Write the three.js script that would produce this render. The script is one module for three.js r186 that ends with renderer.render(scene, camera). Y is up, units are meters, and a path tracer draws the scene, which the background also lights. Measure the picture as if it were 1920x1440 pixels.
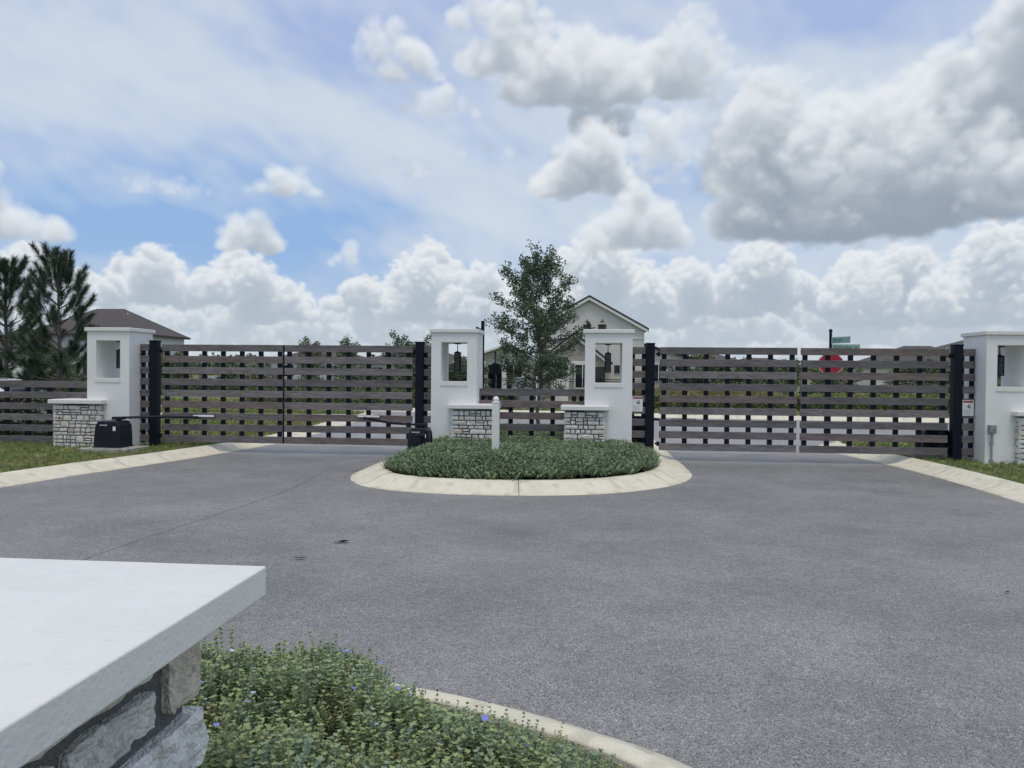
import * as THREE from 'three';
import { mergeGeometries, mergeVertices } from 'three/addons/utils/BufferGeometryUtils.js';
import { RoundedBoxGeometry } from 'three/addons/geometries/RoundedBoxGeometry.js';

// ---------------------------------------------------------------- camera, sky, sun, exposure
const scene = new THREE.Scene();
const D2R = Math.PI / 180;
const camera = new THREE.PerspectiveCamera(53.13, 4 / 3, 0.05, 3000);
camera.position.set(1.33, 1.66, 14.87);
camera.rotation.order = 'YXZ';
camera.rotation.set(-0.875 * D2R, 5.1 * D2R, 0.5 * D2R);

const renderer = new THREE.WebGLRenderer({ antialias: true });
renderer.setSize(1024, 768);
renderer.toneMapping = THREE.LinearToneMapping;
renderer.toneMappingExposure = 1.0;
renderer.shadowMap.enabled = true;
renderer.shadowMap.type = THREE.PCFSoftShadowMap;

const sun = new THREE.DirectionalLight(0xffeedb, 1.45);
sun.position.set(3, 40, 13);
sun.castShadow = true;
sun.shadow.radius = 40;
sun.shadow.mapSize.set(4096, 4096);
Object.assign(sun.shadow.camera, { left: -40, right: 40, top: 40, bottom: -40, near: 1, far: 160 });
scene.add(sun, sun.target);

// ---------------------------------------------------------------- numbers: seeded random and noise
function rng(seed) { let s = seed >>> 0; return () => { s = (s + 0x6D2B79F5) >>> 0; let t = Math.imul(s ^ (s >>> 15), 1 | s); t = (t + Math.imul(t ^ (t >>> 7), 61 | t)) ^ t; return ((t ^ (t >>> 14)) >>> 0) / 4294967296; }; }
const PERM = new Uint8Array(512); { const r = rng(7), a = [...Array(256).keys()]; for (let i = 255; i > 0; i--) { const j = Math.floor(r() * (i + 1)); [a[i], a[j]] = [a[j], a[i]]; } for (let i = 0; i < 512; i++) PERM[i] = a[i & 255]; }
const fade = t => t * t * t * (t * (t * 6 - 15) + 10);
const gr3 = (h, x, y, z) => { h &= 15; const u = h < 8 ? x : y, v = h < 4 ? y : (h === 12 || h === 14 ? x : z); return ((h & 1) ? -u : u) + ((h & 2) ? -v : v); };
function noise3(x, y, z) {
  const X = Math.floor(x), Y = Math.floor(y), Z = Math.floor(z); x -= X; y -= Y; z -= Z;
  const u = fade(x), v = fade(y), w = fade(z), a = PERM[X & 255] + (Y & 255), b = PERM[(X + 1) & 255] + (Y & 255), zz = Z & 255;
  const aa = PERM[a & 255] + zz, ab = PERM[(a + 1) & 255] + zz, ba = PERM[b & 255] + zz, bb = PERM[(b + 1) & 255] + zz;
  const l = (t, p, q) => p + t * (q - p);
  return l(w, l(v, l(u, gr3(PERM[aa & 255], x, y, z), gr3(PERM[ba & 255], x - 1, y, z)), l(u, gr3(PERM[ab & 255], x, y - 1, z), gr3(PERM[bb & 255], x - 1, y - 1, z))),
    l(v, l(u, gr3(PERM[(aa + 1) & 255], x, y, z - 1), gr3(PERM[(ba + 1) & 255], x - 1, y, z - 1)), l(u, gr3(PERM[(ab + 1) & 255], x, y - 1, z - 1), gr3(PERM[(bb + 1) & 255], x - 1, y - 1, z - 1))));
}
// tiling 2D noise: period p whole cells
function tnoise(x, y, p, s = 0) {
  const X = Math.floor(x), Y = Math.floor(y); x -= X; y -= Y; const m = n => ((n % p) + p) % p;
  const g = (i, j) => PERM[(PERM[(m(i) + s * 17) & 255] + m(j)) & 255] / 127.5 - 1, u = fade(x), v = fade(y);
  const a = g(X, Y), b = g(X + 1, Y), c = g(X, Y + 1), d = g(X + 1, Y + 1);
  return a + (b - a) * u + (c - a) * v + (a - b - c + d) * u * v;
}
const clamp = (x, a = 0, b = 1) => Math.min(b, Math.max(a, x));
const sstep = (a, b, x) => { const t = clamp((x - a) / (b - a)); return t * t * (3 - 2 * t); };

// ---------------------------------------------------------------- the sky: blue air, a thin high veil, heaped clouds marched as real volumes (all in degrees)
{
  const W = 4096, H = 2048, deg = 360 / W, R = rng(99);
  const azOf = i => { let a = (i + 0.5) * deg - 90; return a > 180 ? a - 360 : a; };
  const wrap = a => a > 180 ? a - 360 : a < -180 ? a + 360 : a;
  // layers from far to near: [noise per degree, extinction, white, grey]
  const layers = [
    { f: 1.9, ext: 15, lit: [0.74, 0.785, 0.82], dim: [0.46, 0.53, 0.60], balls: [] },
    { f: 1.35, ext: 13, lit: [0.76, 0.80, 0.835], dim: [0.40, 0.475, 0.55], balls: [] },
    { f: 1.0, ext: 11, lit: [0.86, 0.885, 0.905], dim: [0.37, 0.445, 0.525], balls: [] },
    { f: 0.40, ext: 2.3, lit: [0.84, 0.87, 0.90], dim: [0.22, 0.28, 0.355], balls: [] }];
  const heap = (layer, az, base, w, h, n, dens = 1, wo = 0) => { for (let k = 0; k < n; k++) { const u = (2 * (k + R()) / n - 1), top = h * (1 - 0.72 * u * u) * (0.45 + 0.55 * R()), r = Math.min(h * 0.62, Math.max(0.36 * h, w * 0.33)) * (0.7 + 0.6 * R()) * (1 - 0.35 * Math.abs(u)); layers[layer].balls.push({ a: wrap(az + u * w * 0.9), e: base + Math.max(r * 0.3, top - r), w: wo + (R() - 0.5) * w * 1.1, r, base, soft: layer < 3 ? 0.28 * h + 0.3 : 0.16 * h + 0.3, dens }); } };
  // clouds in front of the gates
  heap(3, 17.0, 9.8, 6.6, 10.0, 30); heap(3, 22.5, 10.4, 6.8, 10.6, 28); heap(3, 12.9, 12.8, 3.0, 9.0, 13, 0.85); heap(3, 26.5, 14.6, 4.4, 8.2, 14, 0.9); heap(3, 17.0, 12.5, 5.0, 7.0, 14); heap(3, 30, 12.0, 5, 8, 12); heap(3, 29.5, 19, 4, 6, 8, 0.8);
  heap(3, 1.4, 19.4, 7.0, 6.6, 26, 0.9); heap(3, 1.4, 17.0, 2.0, 4.0, 8); heap(3, 0.1, 13.2, 3.2, 5.6, 14, 0.95, -9); heap(3, 3.9, 9.2, 3.6, 5.0, 14, 0.85, -16); heap(3, 5.4, 13.6, 2.4, 6.0, 9, 0.22, 9); heap(3, -4.8, 21.2, 4.0, 5.0, 12, 0.8); heap(3, 7.4, 19.6, 3.0, 5.6, 9, 0.45); heap(3, -6.0, 24, 4, 4, 8, .7);
  heap(3, -14.0, 20.6, 3.0, 4.4, 8, 0.42); heap(3, -10.6, 18.4, 3.2, 2.2, 7, 0.35); heap(3, -23.9, 8.4, 1.9, 3.4, 10, 0.95); heap(3, -21.6, 12.3, 2.7, 2.6, 8, 0.32); heap(3, -29.5, 11.8, 3.2, 1.6, 7, 0.22); heap(3, -39.0, 8.3, 4.2, 3.4, 11, 0.9); heap(3, -40.2, 9.5, 1.6, 4.6, 6, 0.8); heap(3, -17.4, 7.6, 1.2, 2.0, 5, 0.6); heap(3, -13, 14.2, 2.6, 1.4, 6, 0.2); heap(3, -6.5, 15.5, 3.0, 1.8, 6, 0.2);
  for (const [a, e, w] of [[-36.5, 8.0, 3.0], [-30.6, 8.6, 3.2], [-25.0, 8.8, 3.0], [-22.2, 7.2, 3], [-16, 7.0, 3], [-11.3, 9.6, 3.4], [-8.0, 8.6, 2.6], [0.8, 10.2, 2.6], [4.6, 8.0, 2.6], [7.6, 8.6, 2.8], [12.3, 9.6, 2.4], [16, 7.6, 3], [20.6, 9.9, 4.2], [27.6, 9.8, 4]]) { const b0 = 3.6 + 1.4 * R(); heap(2, a, b0, w, (e - b0) * 1.05, 14); };
  for (let a = -44; a < 36; a += 3.1) heap(1, a + R() * 1.4, 1.6 + 1.8 * R(), 2.4 + R(), 2.2 + 2.6 * R(), 10);
  // the rest of the sky goes on in the same way
  for (let a = 38; a < 312; a += 5.2) heap(2, wrap(a + R() * 3), 4.4 + 0.5 * R(), 2.6 + 2 * R(), 2.4 + 3 * R(), 11);
  for (let a = 36; a < 316; a += 3.3) heap(1, wrap(a + R() * 1.5), 2.6, 2.4 + R(), 2 + 2.2 * R(), 8);
  for (let a = 0; a < 360; a += 2.1) heap(0, wrap(a + R()), -0.4 + 1.6 * R(), 1.6 + R(), 1.8 + 2.2 * R(), 7);
  for (let n = 0; n < 34; n++) { const e = 10 + 45 * Math.pow(R(), 1.3), a = R() * 360 - 180; if (a > -50 && a < 40 && e < 27) continue; const w = 3.5 + 5.5 * R(); heap(3, a, e, w, w * (0.5 + 0.4 * R()), 12, 0.5 + 0.5 * R()); }
  // bins of two degrees so that a ray only meets the balls near it
  for (const L of layers) { L.bins = Array.from({ length: 180 }, () => Array.from({ length: 48 }, () => [])); for (const b of L.balls) { b.ce = Math.cos(Math.min(75, b.e) * D2R); const m = b.r * 1.45; for (let i = Math.floor((b.a - m / b.ce + 180) / 2); i <= Math.floor((b.a + m / b.ce + 180) / 2); i++) for (let j = Math.max(0, Math.floor((b.e - m - (L === layers[3] ? 6 : 2.5) + 4) / 2)); j <= Math.min(47, Math.floor((b.e + m + 4) / 2)); j++) L.bins[(i + 180) % 180][j].push(b); } }
  const sunDir = [-0.05, 0.95, 0.18];
  const body = (list, a, e, w) => { let m = -9; const sag = 0.7 * noise3(a * 0.45, e * 0.3, w * 0.4) + 0.35 * noise3(a * 1.3, e, w * 1.2); for (const b of list) { const dx = wrap(a - b.a) * b.ce, dy = e - b.e, dz = w - b.w; let v = 1 - Math.sqrt(dx * dx + dy * dy + dz * dz) / b.r; const low = b.base + sag * Math.min(1, b.r * 0.4) - e; if (low > 0) v -= low / b.soft; v *= b.dens < 1 && v > 0 ? b.dens : 1; if (v > m) m = v; } return m; };
  const puff = (f, a, e, w, n) => { let s = 0, amp = 0.56; let x = a * 0.95 * f, y = e * f * 1.05, z = w * f; for (let o = 0; o < n; o++) { s += amp * (Math.abs(noise3(x + o * 3.7, y + o * 9.1, z)) * 2.0 - 0.52); x *= 2.13; y *= 2.13; z *= 2.13; amp *= 0.54; } return s; };
  const march = (L, az, el, fine) => {
    const list = L.bins[Math.floor((az + 180) / 2) % 180][clamp(Math.floor((el + 4) / 2), 0, 47)]; if (!list.length) return null;
    let w0 = 1e9, w1 = -1e9; for (const b of list) { const dx = wrap(az - b.a) * b.ce, dy = el - b.e, q = 2.0 * b.r * b.r - dx * dx - dy * dy; if (q > 0) { const s = Math.sqrt(q) * 0.95; w0 = Math.min(w0, b.w - s); w1 = Math.max(w1, b.w + s); } } if (w1 <= w0) return null;
    const n = fine ? 48 : 16, st = (w1 - w0) / n; let T = 1, r = 0, g = 0, b = 0;
    for (let k = 0; k < n && T > 0.02; k++) {
      const w = w0 + (k + 0.5) * st, m = body(list, az, el, w); if (m < -0.42) continue;
      const d = m + 0.62 * puff(L.f, az, el, w, fine ? 6 : 3) + 0.05; if (d <= 0) continue;
      let tau = 0; const ls = 0.22 / L.f; for (let q = 1; q <= 6; q++) { const t = ls * q * (0.75 + 0.25 * q), a2 = az + sunDir[0] * t, e2 = el + sunDir[1] * t, w2 = w + sunDir[2] * t, m2 = body(list, a2, e2, w2); if (m2 > -0.4) tau += Math.max(0, m2 + 0.62 * (q < 3 ? puff(L.f, a2, e2, w2, 2) : 0) + 0.02) * ls * (0.5 + 0.5 * q); }
      tau *= L.ext * 1.25; const lum = 0.62 * Math.exp(-tau * 0.85) + 0.38 * Math.exp(-tau * 0.14), a = 1 - Math.exp(-Math.min(1, d) * L.ext * st);
      r += T * a * (L.dim[0] + (L.lit[0] - L.dim[0]) * lum); g += T * a * (L.dim[1] + (L.lit[1] - L.dim[1]) * lum); b += T * a * (L.dim[2] + (L.lit[2] - L.dim[2]) * lum); T *= 1 - a;
    }
    return T < 0.995 ? [r, g, b, T] : null;
  };
  const gauss = (az, el, a, e, rx, ry) => Math.exp(-(Math.pow((az - a) / rx, 2) + Math.pow((el - e) / ry, 2)));
  const colour = (az, el, fine) => {
    const a = az * D2R, ce = Math.cos(el * D2R), x = Math.sin(a) * ce, y = Math.sin(el * D2R), z = Math.cos(a) * ce;
    const t1 = sstep(0, 9, el), t2 = sstep(8, 26, el), t3 = sstep(25, 80, el);
    let r = 0.52 - 0.27 * t1 + 0.11 * t2 - 0.10 * t3, g = 0.65 - 0.21 * t1 + 0.03 * t2 - 0.10 * t3, b = 0.78 - 0.02 * t1 - 0.02 * t2 - 0.06 * t3;
    let v = 0.54 + 0.62 * noise3(x * 3.2 + 4, y * 9.5 + 2 + x * 1.5, z * 3.2) + 0.34 * noise3(x * 7 + 1, y * 21 + x * 5, z * 7 + 5) + 0.32 * noise3(x * 15 + 2, y * 30 + x * 9, z * 15) + 0.20 * noise3(x * 34, y * 60 + x * 20, z * 34 + 3) + 0.08 * noise3(x * 60, y * 100 + x * 30, z * 60);
    v += 0.20 * gauss(az, el, -9, 16.5, 13, 5.5) + 0.20 * gauss(az, el, -33, 19, 10, 3.6) + 0.22 * gauss(az, el, -6, 11, 6, 3) + 0.35 * gauss(az, el, 10, 13, 18, 9) - 0.75 * gauss(az, el, -31, 9.0, 9, 2.3) - 0.75 * gauss(az, el, -17, 10.4, 6, 2.3) - 0.42 * gauss(az, el, -34, 13.6, 9, 1.7) - 0.55 * gauss(az, el, -19, 22.4, 7, 2.4) - 0.5 * gauss(az, el, 19, 23.5, 5, 2);
    v = (v < 0 ? 0 : v < 0.7 ? v : 0.7 + 0.45 * (1 - Math.exp(-(v - 0.7) / 0.45))) * 0.88; r += (0.645 - r) * v; g += (0.715 - g) * v; b += (0.80 - b) * v;
    for (const L of layers) { const c = march(L, az, el, fine); if (!c) continue; r = r * c[3] + c[0]; g = g * c[3] + c[1]; b = b * c[3] + c[2]; }
    const hz = 0.10 + 0.14 * sstep(11, 3, el) + 0.28 * sstep(4.5, 0, el); return [r + (0.61 - r) * hz, g + (0.675 - g) * hz, b + (0.75 - b) * hz];
  };
  const data = new Float32Array(W * H * 4), S = 4, w4 = W / S, h4 = H / S, coarse = new Float32Array(w4 * h4 * 3);
  const finest = (az, el) => az > -42 && az < 32 && el > -1.5 && el < 28;
  for (let j = 0; j < h4; j++) { const el = (j + 0.5) * deg * S - 90; for (let i = 0; i < w4; i++) { const az = wrap((i + 0.5) * deg * S - 90), c = el < -2 ? [0.50, 0.555, 0.61] : finest(az, el) && az > -40 && az < 30 && el > 0 && el < 26 ? [0, 0, 0] : colour(az, Math.max(0, el), false); coarse.set(c, (j * w4 + i) * 3); } }
  for (let j = 0; j < H; j++) {
    const el = (j + 0.5) * deg - 90, fy = clamp((j + 0.5) / S - 0.5, 0, h4 - 1.001), j0 = Math.floor(fy), ty = fy - j0;
    for (let i = 0; i < W; i++) {
      const at = (j * W + i) * 4, az = azOf(i); let c; data[at + 3] = 1;
      if (finest(az, el)) c = colour(az, Math.max(0, el), true);
      else { const fx = (i + 0.5) / S - 0.5, i0 = Math.floor(fx), tx = fx - i0, p = (jj, ii) => (jj * w4 + ((ii % w4) + w4) % w4) * 3, A = p(j0, i0), B = p(j0, i0 + 1), C = p(j0 + 1, i0), E = p(j0 + 1, i0 + 1); c = [0, 1, 2].map(k => (coarse[A + k] * (1 - tx) + coarse[B + k] * tx) * (1 - ty) + (coarse[C + k] * (1 - tx) + coarse[E + k] * tx) * ty); }
      data[at] = c[0]; data[at + 1] = c[1]; data[at + 2] = c[2];
    }
  }
  const sky = new THREE.DataTexture(data, W, H, THREE.RGBAFormat, THREE.FloatType);
  sky.mapping = THREE.EquirectangularReflectionMapping; sky.colorSpace = THREE.LinearSRGBColorSpace;
  sky.magFilter = sky.minFilter = THREE.LinearFilter; sky.wrapS = THREE.RepeatWrapping; sky.needsUpdate = true;
  scene.background = sky; scene.environment = sky;
}
console.log('sky done');

// ---------------------------------------------------------------- textures and materials
const toS = x => Math.round(255 * (x <= 0.0031308 ? 12.92 * x : 1.055 * Math.pow(clamp(x), 1 / 2.4) - 0.055));
function tex(n, fn, srgb = true, m = n) {                        // fn(u, v) gives linear r, g, b
  const d = new Uint8Array(n * m * 4);
  for (let y = 0; y < m; y++) for (let x = 0; x < n; x++) { const c = fn(x / n, y / m, x, y), k = (y * n + x) * 4; for (let q = 0; q < 3; q++) d[k + q] = srgb ? toS(c[q]) : Math.round(255 * clamp(c[q])); d[k + 3] = 255; }
  const t = new THREE.DataTexture(d, n, m); t.wrapS = t.wrapT = THREE.RepeatWrapping; t.magFilter = THREE.LinearFilter; t.minFilter = THREE.LinearMipmapLinearFilter; t.generateMipmaps = true;
  if (srgb) t.colorSpace = THREE.SRGBColorSpace; t.needsUpdate = true; return t;
}
const grey = (fn, n, m) => tex(n, (u, v, x, y) => { const g = fn(u, v, x, y); return [g, g, g]; }, false, m);
const std = o => new THREE.MeshStandardMaterial(o);
// asphalt: aggregate of light and dark grains in a worn grey binder, tile 5 m
const ASPH_N = 2048, ASPH_M = 4.2, asphH = new Float32Array(ASPH_N * ASPH_N);
{ const R = rng(3), raw = new Float32Array(ASPH_N * ASPH_N); for (let i = 0; i < raw.length; i++) raw[i] = R();
  const N = ASPH_N, w = i => (i + N) % N;
  for (let y = 0; y < N; y++) for (let x = 0; x < N; x++) { let s = 0; for (let b = -1; b <= 1; b++) for (let a = -1; a <= 1; a++) s += raw[w(y + b) * N + w(x + a)] * (a || b ? 1 : 2); asphH[y * N + x] = s / 10; }
  for (let k = 0; k < 90000; k++) { const x = Math.floor(R() * N), y = Math.floor(R() * N), v = R() < 0.55 ? 0.75 + 0.5 * R() : 0.1 + 0.15 * R(), r = R() < 0.4 ? 2 : 1; for (let b = -r; b <= r; b++) for (let a = -r; a <= r; a++) if (a * a + b * b <= r * r) { const q = w(y + b) * N + w(x + a); asphH[q] = asphH[q] * 0.25 + v * 0.75; } } }
const T = {
  asph: tex(ASPH_N, (u, v, x, y) => { const h = asphH[y * ASPH_N + x], p = tnoise(u * 9, v * 9, 9) * 0.10 + tnoise(u * 40, v * 40, 40, 2) * 0.07 + tnoise(u * 150, v * 150, 150, 4) * 0.10; const g = Math.max(0.03, (0.268 + 0.64 * (h - 0.5)) * (1 + p)); return [g, g * 0.995, g * 0.985]; }),
  asphB: grey((u, v, x, y) => clamp(asphH[y * ASPH_N + x]), ASPH_N),
  conc: tex(1024, (u, v) => { const n = tnoise(u * 6, v * 6, 6) * 0.06 + tnoise(u * 23, v * 23, 23, 1) * 0.05 + tnoise(u * 120, v * 120, 120, 2) * 0.05 + tnoise(u * 400, v * 400, 400, 3) * 0.05; const st = sstep(0.45, 0.8, tnoise(u * 11, v * 11, 11, 5)) * 0.16; const g = 0.70 * (1 + n - st); return [g, g * 0.955, g * 0.755]; }),
  pad: tex(512, (u, v) => { const n = tnoise(u * 5, v * 5, 5) * 0.12 + tnoise(u * 40, v * 40, 40, 2) * 0.08; const st = sstep(0.1, 0.7, tnoise(u * 9, v * 9, 9, 5)) * 0.45; const g = 0.40 * (1 + n - st); return [g, g * 0.99, g * 0.9]; }),
  concB: grey((u, v) => 0.5 + 0.25 * tnoise(u * 130, v * 130, 130, 3) + 0.25 * tnoise(u * 300, v * 300, 300, 4), 1024),
  stuc: tex(512, (u, v) => { const n = tnoise(u * 4, v * 4, 4, 1) * 0.018 + tnoise(u * 18, v * 18, 18, 2) * 0.016 + tnoise(u * 140, v * 140, 140, 3) * 0.02; const g = 0.80 * (1 + n); return [g * 0.985, g, g * 0.985]; }),
  capT: tex(1024, (u, v) => { const n = tnoise(u * 5, v * 5, 5, 1) * 0.02 + tnoise(u * 21, v * 21, 21, 2) * 0.02 + tnoise(u * 200, v * 200, 200, 3) * 0.02, sc = sstep(0.80, 0.95, tnoise(u * 30, v * 70, 210, 6)) * 0.05 + sstep(0.92, 0.98, tnoise(u * 160, v * 160, 160, 7)) * 0.16; const g = 0.80 * (1 + n - sc); return [g * 0.99, g, g * 0.98]; }),
  stucB: grey((u, v) => 0.5 + 0.3 * tnoise(u * 110, v * 110, 110, 3) + 0.2 * tnoise(u * 230, v * 230, 230, 4), 512),
  wood: tex(1024, (u, v) => { const w = tnoise(u * 5, v * 3, 5, 1) * 0.02, g1 = tnoise(u * 10, (v + w) * 90, 90, 2), g2 = tnoise(u * 26, (v + w) * 250, 250, 3), p = tnoise(u * 3, v * 7, 21, 4); const k = 1 + 0.26 * g1 + 0.20 * g2 + 0.15 * p; return [0.172 * k, 0.162 * k, 0.163 * k]; }),
  woodB: grey((u, v) => { const w = tnoise(u * 5, v * 3, 5, 1) * 0.02; return 0.5 + 0.3 * tnoise(u * 10, (v + w) * 90, 90, 2) + 0.2 * tnoise(u * 26, (v + w) * 250, 250, 3); }, 1024),
  ston: tex(512, (u, v) => { const n = tnoise(u * 7, v * 7, 7, 1) * 0.14 + tnoise(u * 26, v * 26, 26, 2) * 0.13 + tnoise(u * 90, v * 90, 90, 3) * 0.10; const vein = sstep(0.12, 0, Math.abs(tnoise(u * 9 + 3, v * 9, 9, 6))) * 0.14; const g = 0.74 * (1 + n - vein); return [g, g * 0.985, g * 0.955]; }),
  stonB: grey((u, v) => 0.5 + 0.28 * tnoise(u * 12, v * 12, 12, 1) + 0.2 * tnoise(u * 40, v * 40, 40, 2) + 0.16 * tnoise(u * 120, v * 120, 120, 3), 512),
  soil: tex(512, (u, v) => { const n = tnoise(u * 12, v * 12, 12, 1) * 0.3 + tnoise(u * 70, v * 70, 70, 2) * 0.35; const g = 0.05 * (1 + n); return [g * 1.2, g * 0.95, g * 0.7]; }),
  turf: tex(1024, (u, v) => { const p = tnoise(u * 8, v * 8, 8, 1), q = tnoise(u * 44, v * 44, 44, 2), f = tnoise(u * 200, v * 200, 200, 3), f2 = tnoise(u * 420, v * 420, 420, 4); const k = 1 + 0.28 * p + 0.25 * q + 0.3 * f + 0.2 * f2, dry = clamp(0.35 + 0.5 * p + 0.5 * q); return [(0.13 + 0.075 * dry) * k, (0.17 + 0.025 * dry) * k, (0.055 + 0.018 * dry) * k]; }),
  roof: tex(512, (u, v) => { const row = Math.floor(v * 24), n = tnoise(u * 60, row * 7.3, 997, 2) * 0.18 + tnoise(u * 9, v * 9, 9, 1) * 0.1, e = (v * 24 - row) < 0.12 ? 0.8 : 1; const g = 0.088 * (1 + n) * e; return [g * 1.05, g * 0.96, g * 0.92]; }),
  bark: tex(256, (u, v) => { const n = tnoise(u * 16, v * 5, 80, 1) * 0.4 + tnoise(u * 40, v * 16, 80, 2) * 0.3; const g = 0.11 * (1 + n); return [g * 1.1, g, g * 0.88]; }),
  ledge: tex(512, (u, v) => { const row = Math.floor(v * 16), c = Math.floor(u * 6 + (row * 0.37) % 1), n = PERM[(row * 31 + c * 7) & 255] / 255 - 0.5; const g = 0.36 * (1 + 0.4 * n + tnoise(u * 50, v * 50, 50, 2) * 0.12); return [g * 1.06, g * 0.98, g * 0.84]; }),
};
const M = {
  asph: std({ map: T.asph, bumpMap: T.asphB, bumpScale: 0.003, roughness: 0.5, vertexColors: true }),
  tar: std({ color: 0x6c6c6e, roughness: 0.7 }),
  conc: std({ map: T.conc, bumpMap: T.concB, bumpScale: 0.002, roughness: 0.9 }),
  pad: std({ map: T.pad, bumpMap: T.concB, bumpScale: 0.004, roughness: 0.95 }),
  walk: std({ map: T.conc, color: 0xe8e8ea, roughness: 0.92 }),
  stuc: std({ map: T.stuc, bumpMap: T.stucB, bumpScale: 0.004, roughness: 0.88 }),
  cap: std({ map: T.capT, bumpMap: T.stucB, bumpScale: 0.001, color: 0xf8f8f6, roughness: 0.68 }),
  wood: [0xffffff, 0xe6e4e6, 0xf2e6e0, 0xd9dadd].map(c => std({ map: T.wood, color: c, bumpMap: T.woodB, bumpScale: 0.0015, roughness: 0.72 })),
  black: new THREE.MeshPhysicalMaterial({ color: new THREE.Color().setRGB(0.006, 0.009, 0.017), roughness: 0.5, specularIntensity: 0.35 }),
  plastic: new THREE.MeshPhysicalMaterial({ color: new THREE.Color().setRGB(0.009, 0.012, 0.021), roughness: 0.42, specularIntensity: 0.6 }),
  steel: std({ color: 0x9a9ea2, roughness: 0.45, metalness: 0.7 }),
  grey: std({ color: 0x8d9092, roughness: 0.6 }),
  white: std({ color: 0xe9ebea, roughness: 0.5 }),
  mortar: std({ color: new THREE.Color().setRGB(0.14, 0.145, 0.147), bumpMap: T.concB, bumpScale: 0.01, roughness: 0.97 }),
  stone: [0xffffff, 0xf6f3ec, 0xe9eae8, 0xf3ebdf, 0xdededc].map(c => std({ map: T.ston, color: c, bumpMap: T.stonB, bumpScale: 0.012, roughness: 0.92 })),
  soil: std({ map: T.soil, roughness: 1 }),
  turf: std({ map: T.turf, roughness: 1 }),
  roof: std({ map: T.roof, roughness: 0.9 }),
  roofDark: std({ map: T.roof, color: 0x9a9aa2, roughness: 0.8 }),
  bark: std({ map: T.bark, roughness: 0.95 }),
  ledge: std({ map: T.ledge, roughness: 0.9 }),
  leaf: std({ color: 0xffffff, roughness: 0.62, side: THREE.DoubleSide }),
  needle: std({ color: 0xffffff, roughness: 0.75, side: THREE.DoubleSide }),
  glass: new THREE.MeshPhysicalMaterial({ color: 0x1d2429, roughness: 0.08, metalness: 0 }),
  clear: new THREE.MeshPhysicalMaterial({ color: 0xffffff, roughness: 0.05, transmission: 1, thickness: 0 }),
  wallWhite: std({ map: T.stuc, color: 0xf4f1e8, roughness: 0.9 }),
  wallPale: std({ map: T.stuc, color: 0xdfe6ea, roughness: 0.9 }),
  wallGrey: std({ map: T.stuc, color: 0xb3b8ba, roughness: 0.9 }),
  wallTan: std({ map: T.stuc, color: 0xd8cfc0, roughness: 0.9 }),
  trim: std({ color: 0xe8e8e4, roughness: 0.6 }),
  fascia: std({ color: 0x33363a, roughness: 0.6 }),
  carWhite: new THREE.MeshPhysicalMaterial({ color: 0xe8eaec, roughness: 0.3, clearcoat: 1, clearcoatRoughness: 0.05 }),
  tyre: std({ color: 0x17181a, roughness: 0.9 }),
};
console.log('materials done');

// ---------------------------------------------------------------- helpers
const names = new Map();
function numbered(n) { const k = names.get(n) ?? 0; names.set(n, k + 1); return k ? `${n}_${String(k).padStart(3, '0')}` : n; }
function shadows(o) { o.traverse(c => { if (c.isMesh) { c.castShadow = true; c.receiveShadow = true; } }); return o; }
function thing(name, label, category, pos = [0, 0, 0], turn = 0, group) { const g = new THREE.Group(); g.name = numbered(name); g.position.set(...pos); g.rotation.y = turn; g.userData = { label, category }; if (group) g.userData.group = group; scene.add(g); return g; }
function part(name, geo, mat, parent, pos, label) { const m = new THREE.Mesh(geo, mat); m.name = name; if (pos) m.position.set(...pos); m.castShadow = m.receiveShadow = true; if (label) m.userData.label = label; parent.add(m); return m; }
function struct(name, geo, mat, label, category) { const m = geo ? new THREE.Mesh(geo, mat) : new THREE.Group(); m.name = numbered(name); m.userData = { kind: 'structure', label, category }; m.castShadow = m.receiveShadow = true; scene.add(m); return m; }
function copyOf(o, label, pos, turn = 0, scale = 1) { const c = o.clone(); c.name = numbered(o.name.replace(/_\d{3}$/, '')); c.userData = { ...o.userData, label }; c.position.set(...pos); c.rotation.y = turn; c.scale.set(...(Array.isArray(scale) ? scale : [scale, scale, scale])); scene.add(c); return c; }
// uv in metres over the face each triangle lies in; shift gives alike pieces another stretch of grain
function muv(geo, tile = 1, shift = [0, 0], swap = false) {
  const g = geo.index ? geo.toNonIndexed() : geo, p = g.attributes.position, uv = new Float32Array(p.count * 2), a = new THREE.Vector3(), b = new THREE.Vector3(), c = new THREE.Vector3(), n = new THREE.Vector3();
  for (let i = 0; i < p.count; i += 3) {
    a.fromBufferAttribute(p, i); b.fromBufferAttribute(p, i + 1); c.fromBufferAttribute(p, i + 2); n.copy(b).sub(a).cross(c.clone().sub(a));
    const x = Math.abs(n.x), y = Math.abs(n.y), z = Math.abs(n.z);
    for (let k = 0; k < 3; k++) { const q = [a, b, c][k]; let u, v; if (y >= x && y >= z) { u = q.x; v = q.z; } else if (x >= z) { u = q.z; v = q.y; } else { u = q.x; v = q.y; } if (swap) [u, v] = [v, u]; uv[(i + k) * 2] = u / tile + shift[0]; uv[(i + k) * 2 + 1] = v / tile + shift[1]; }
  }
  g.setAttribute('uv', new THREE.BufferAttribute(uv, 2)); return g;
}
const box = (w, h, d, x = 0, y = 0, z = 0, tile = 1) => muv(new THREE.BoxGeometry(w, h, d).translate(x, y, z), tile);
const rbox = (w, h, d, r, x = 0, y = 0, z = 0, tile = 1, shift) => muv(new RoundedBoxGeometry(w, h, d, 1, r).translate(x, y, z), tile, shift);
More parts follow.
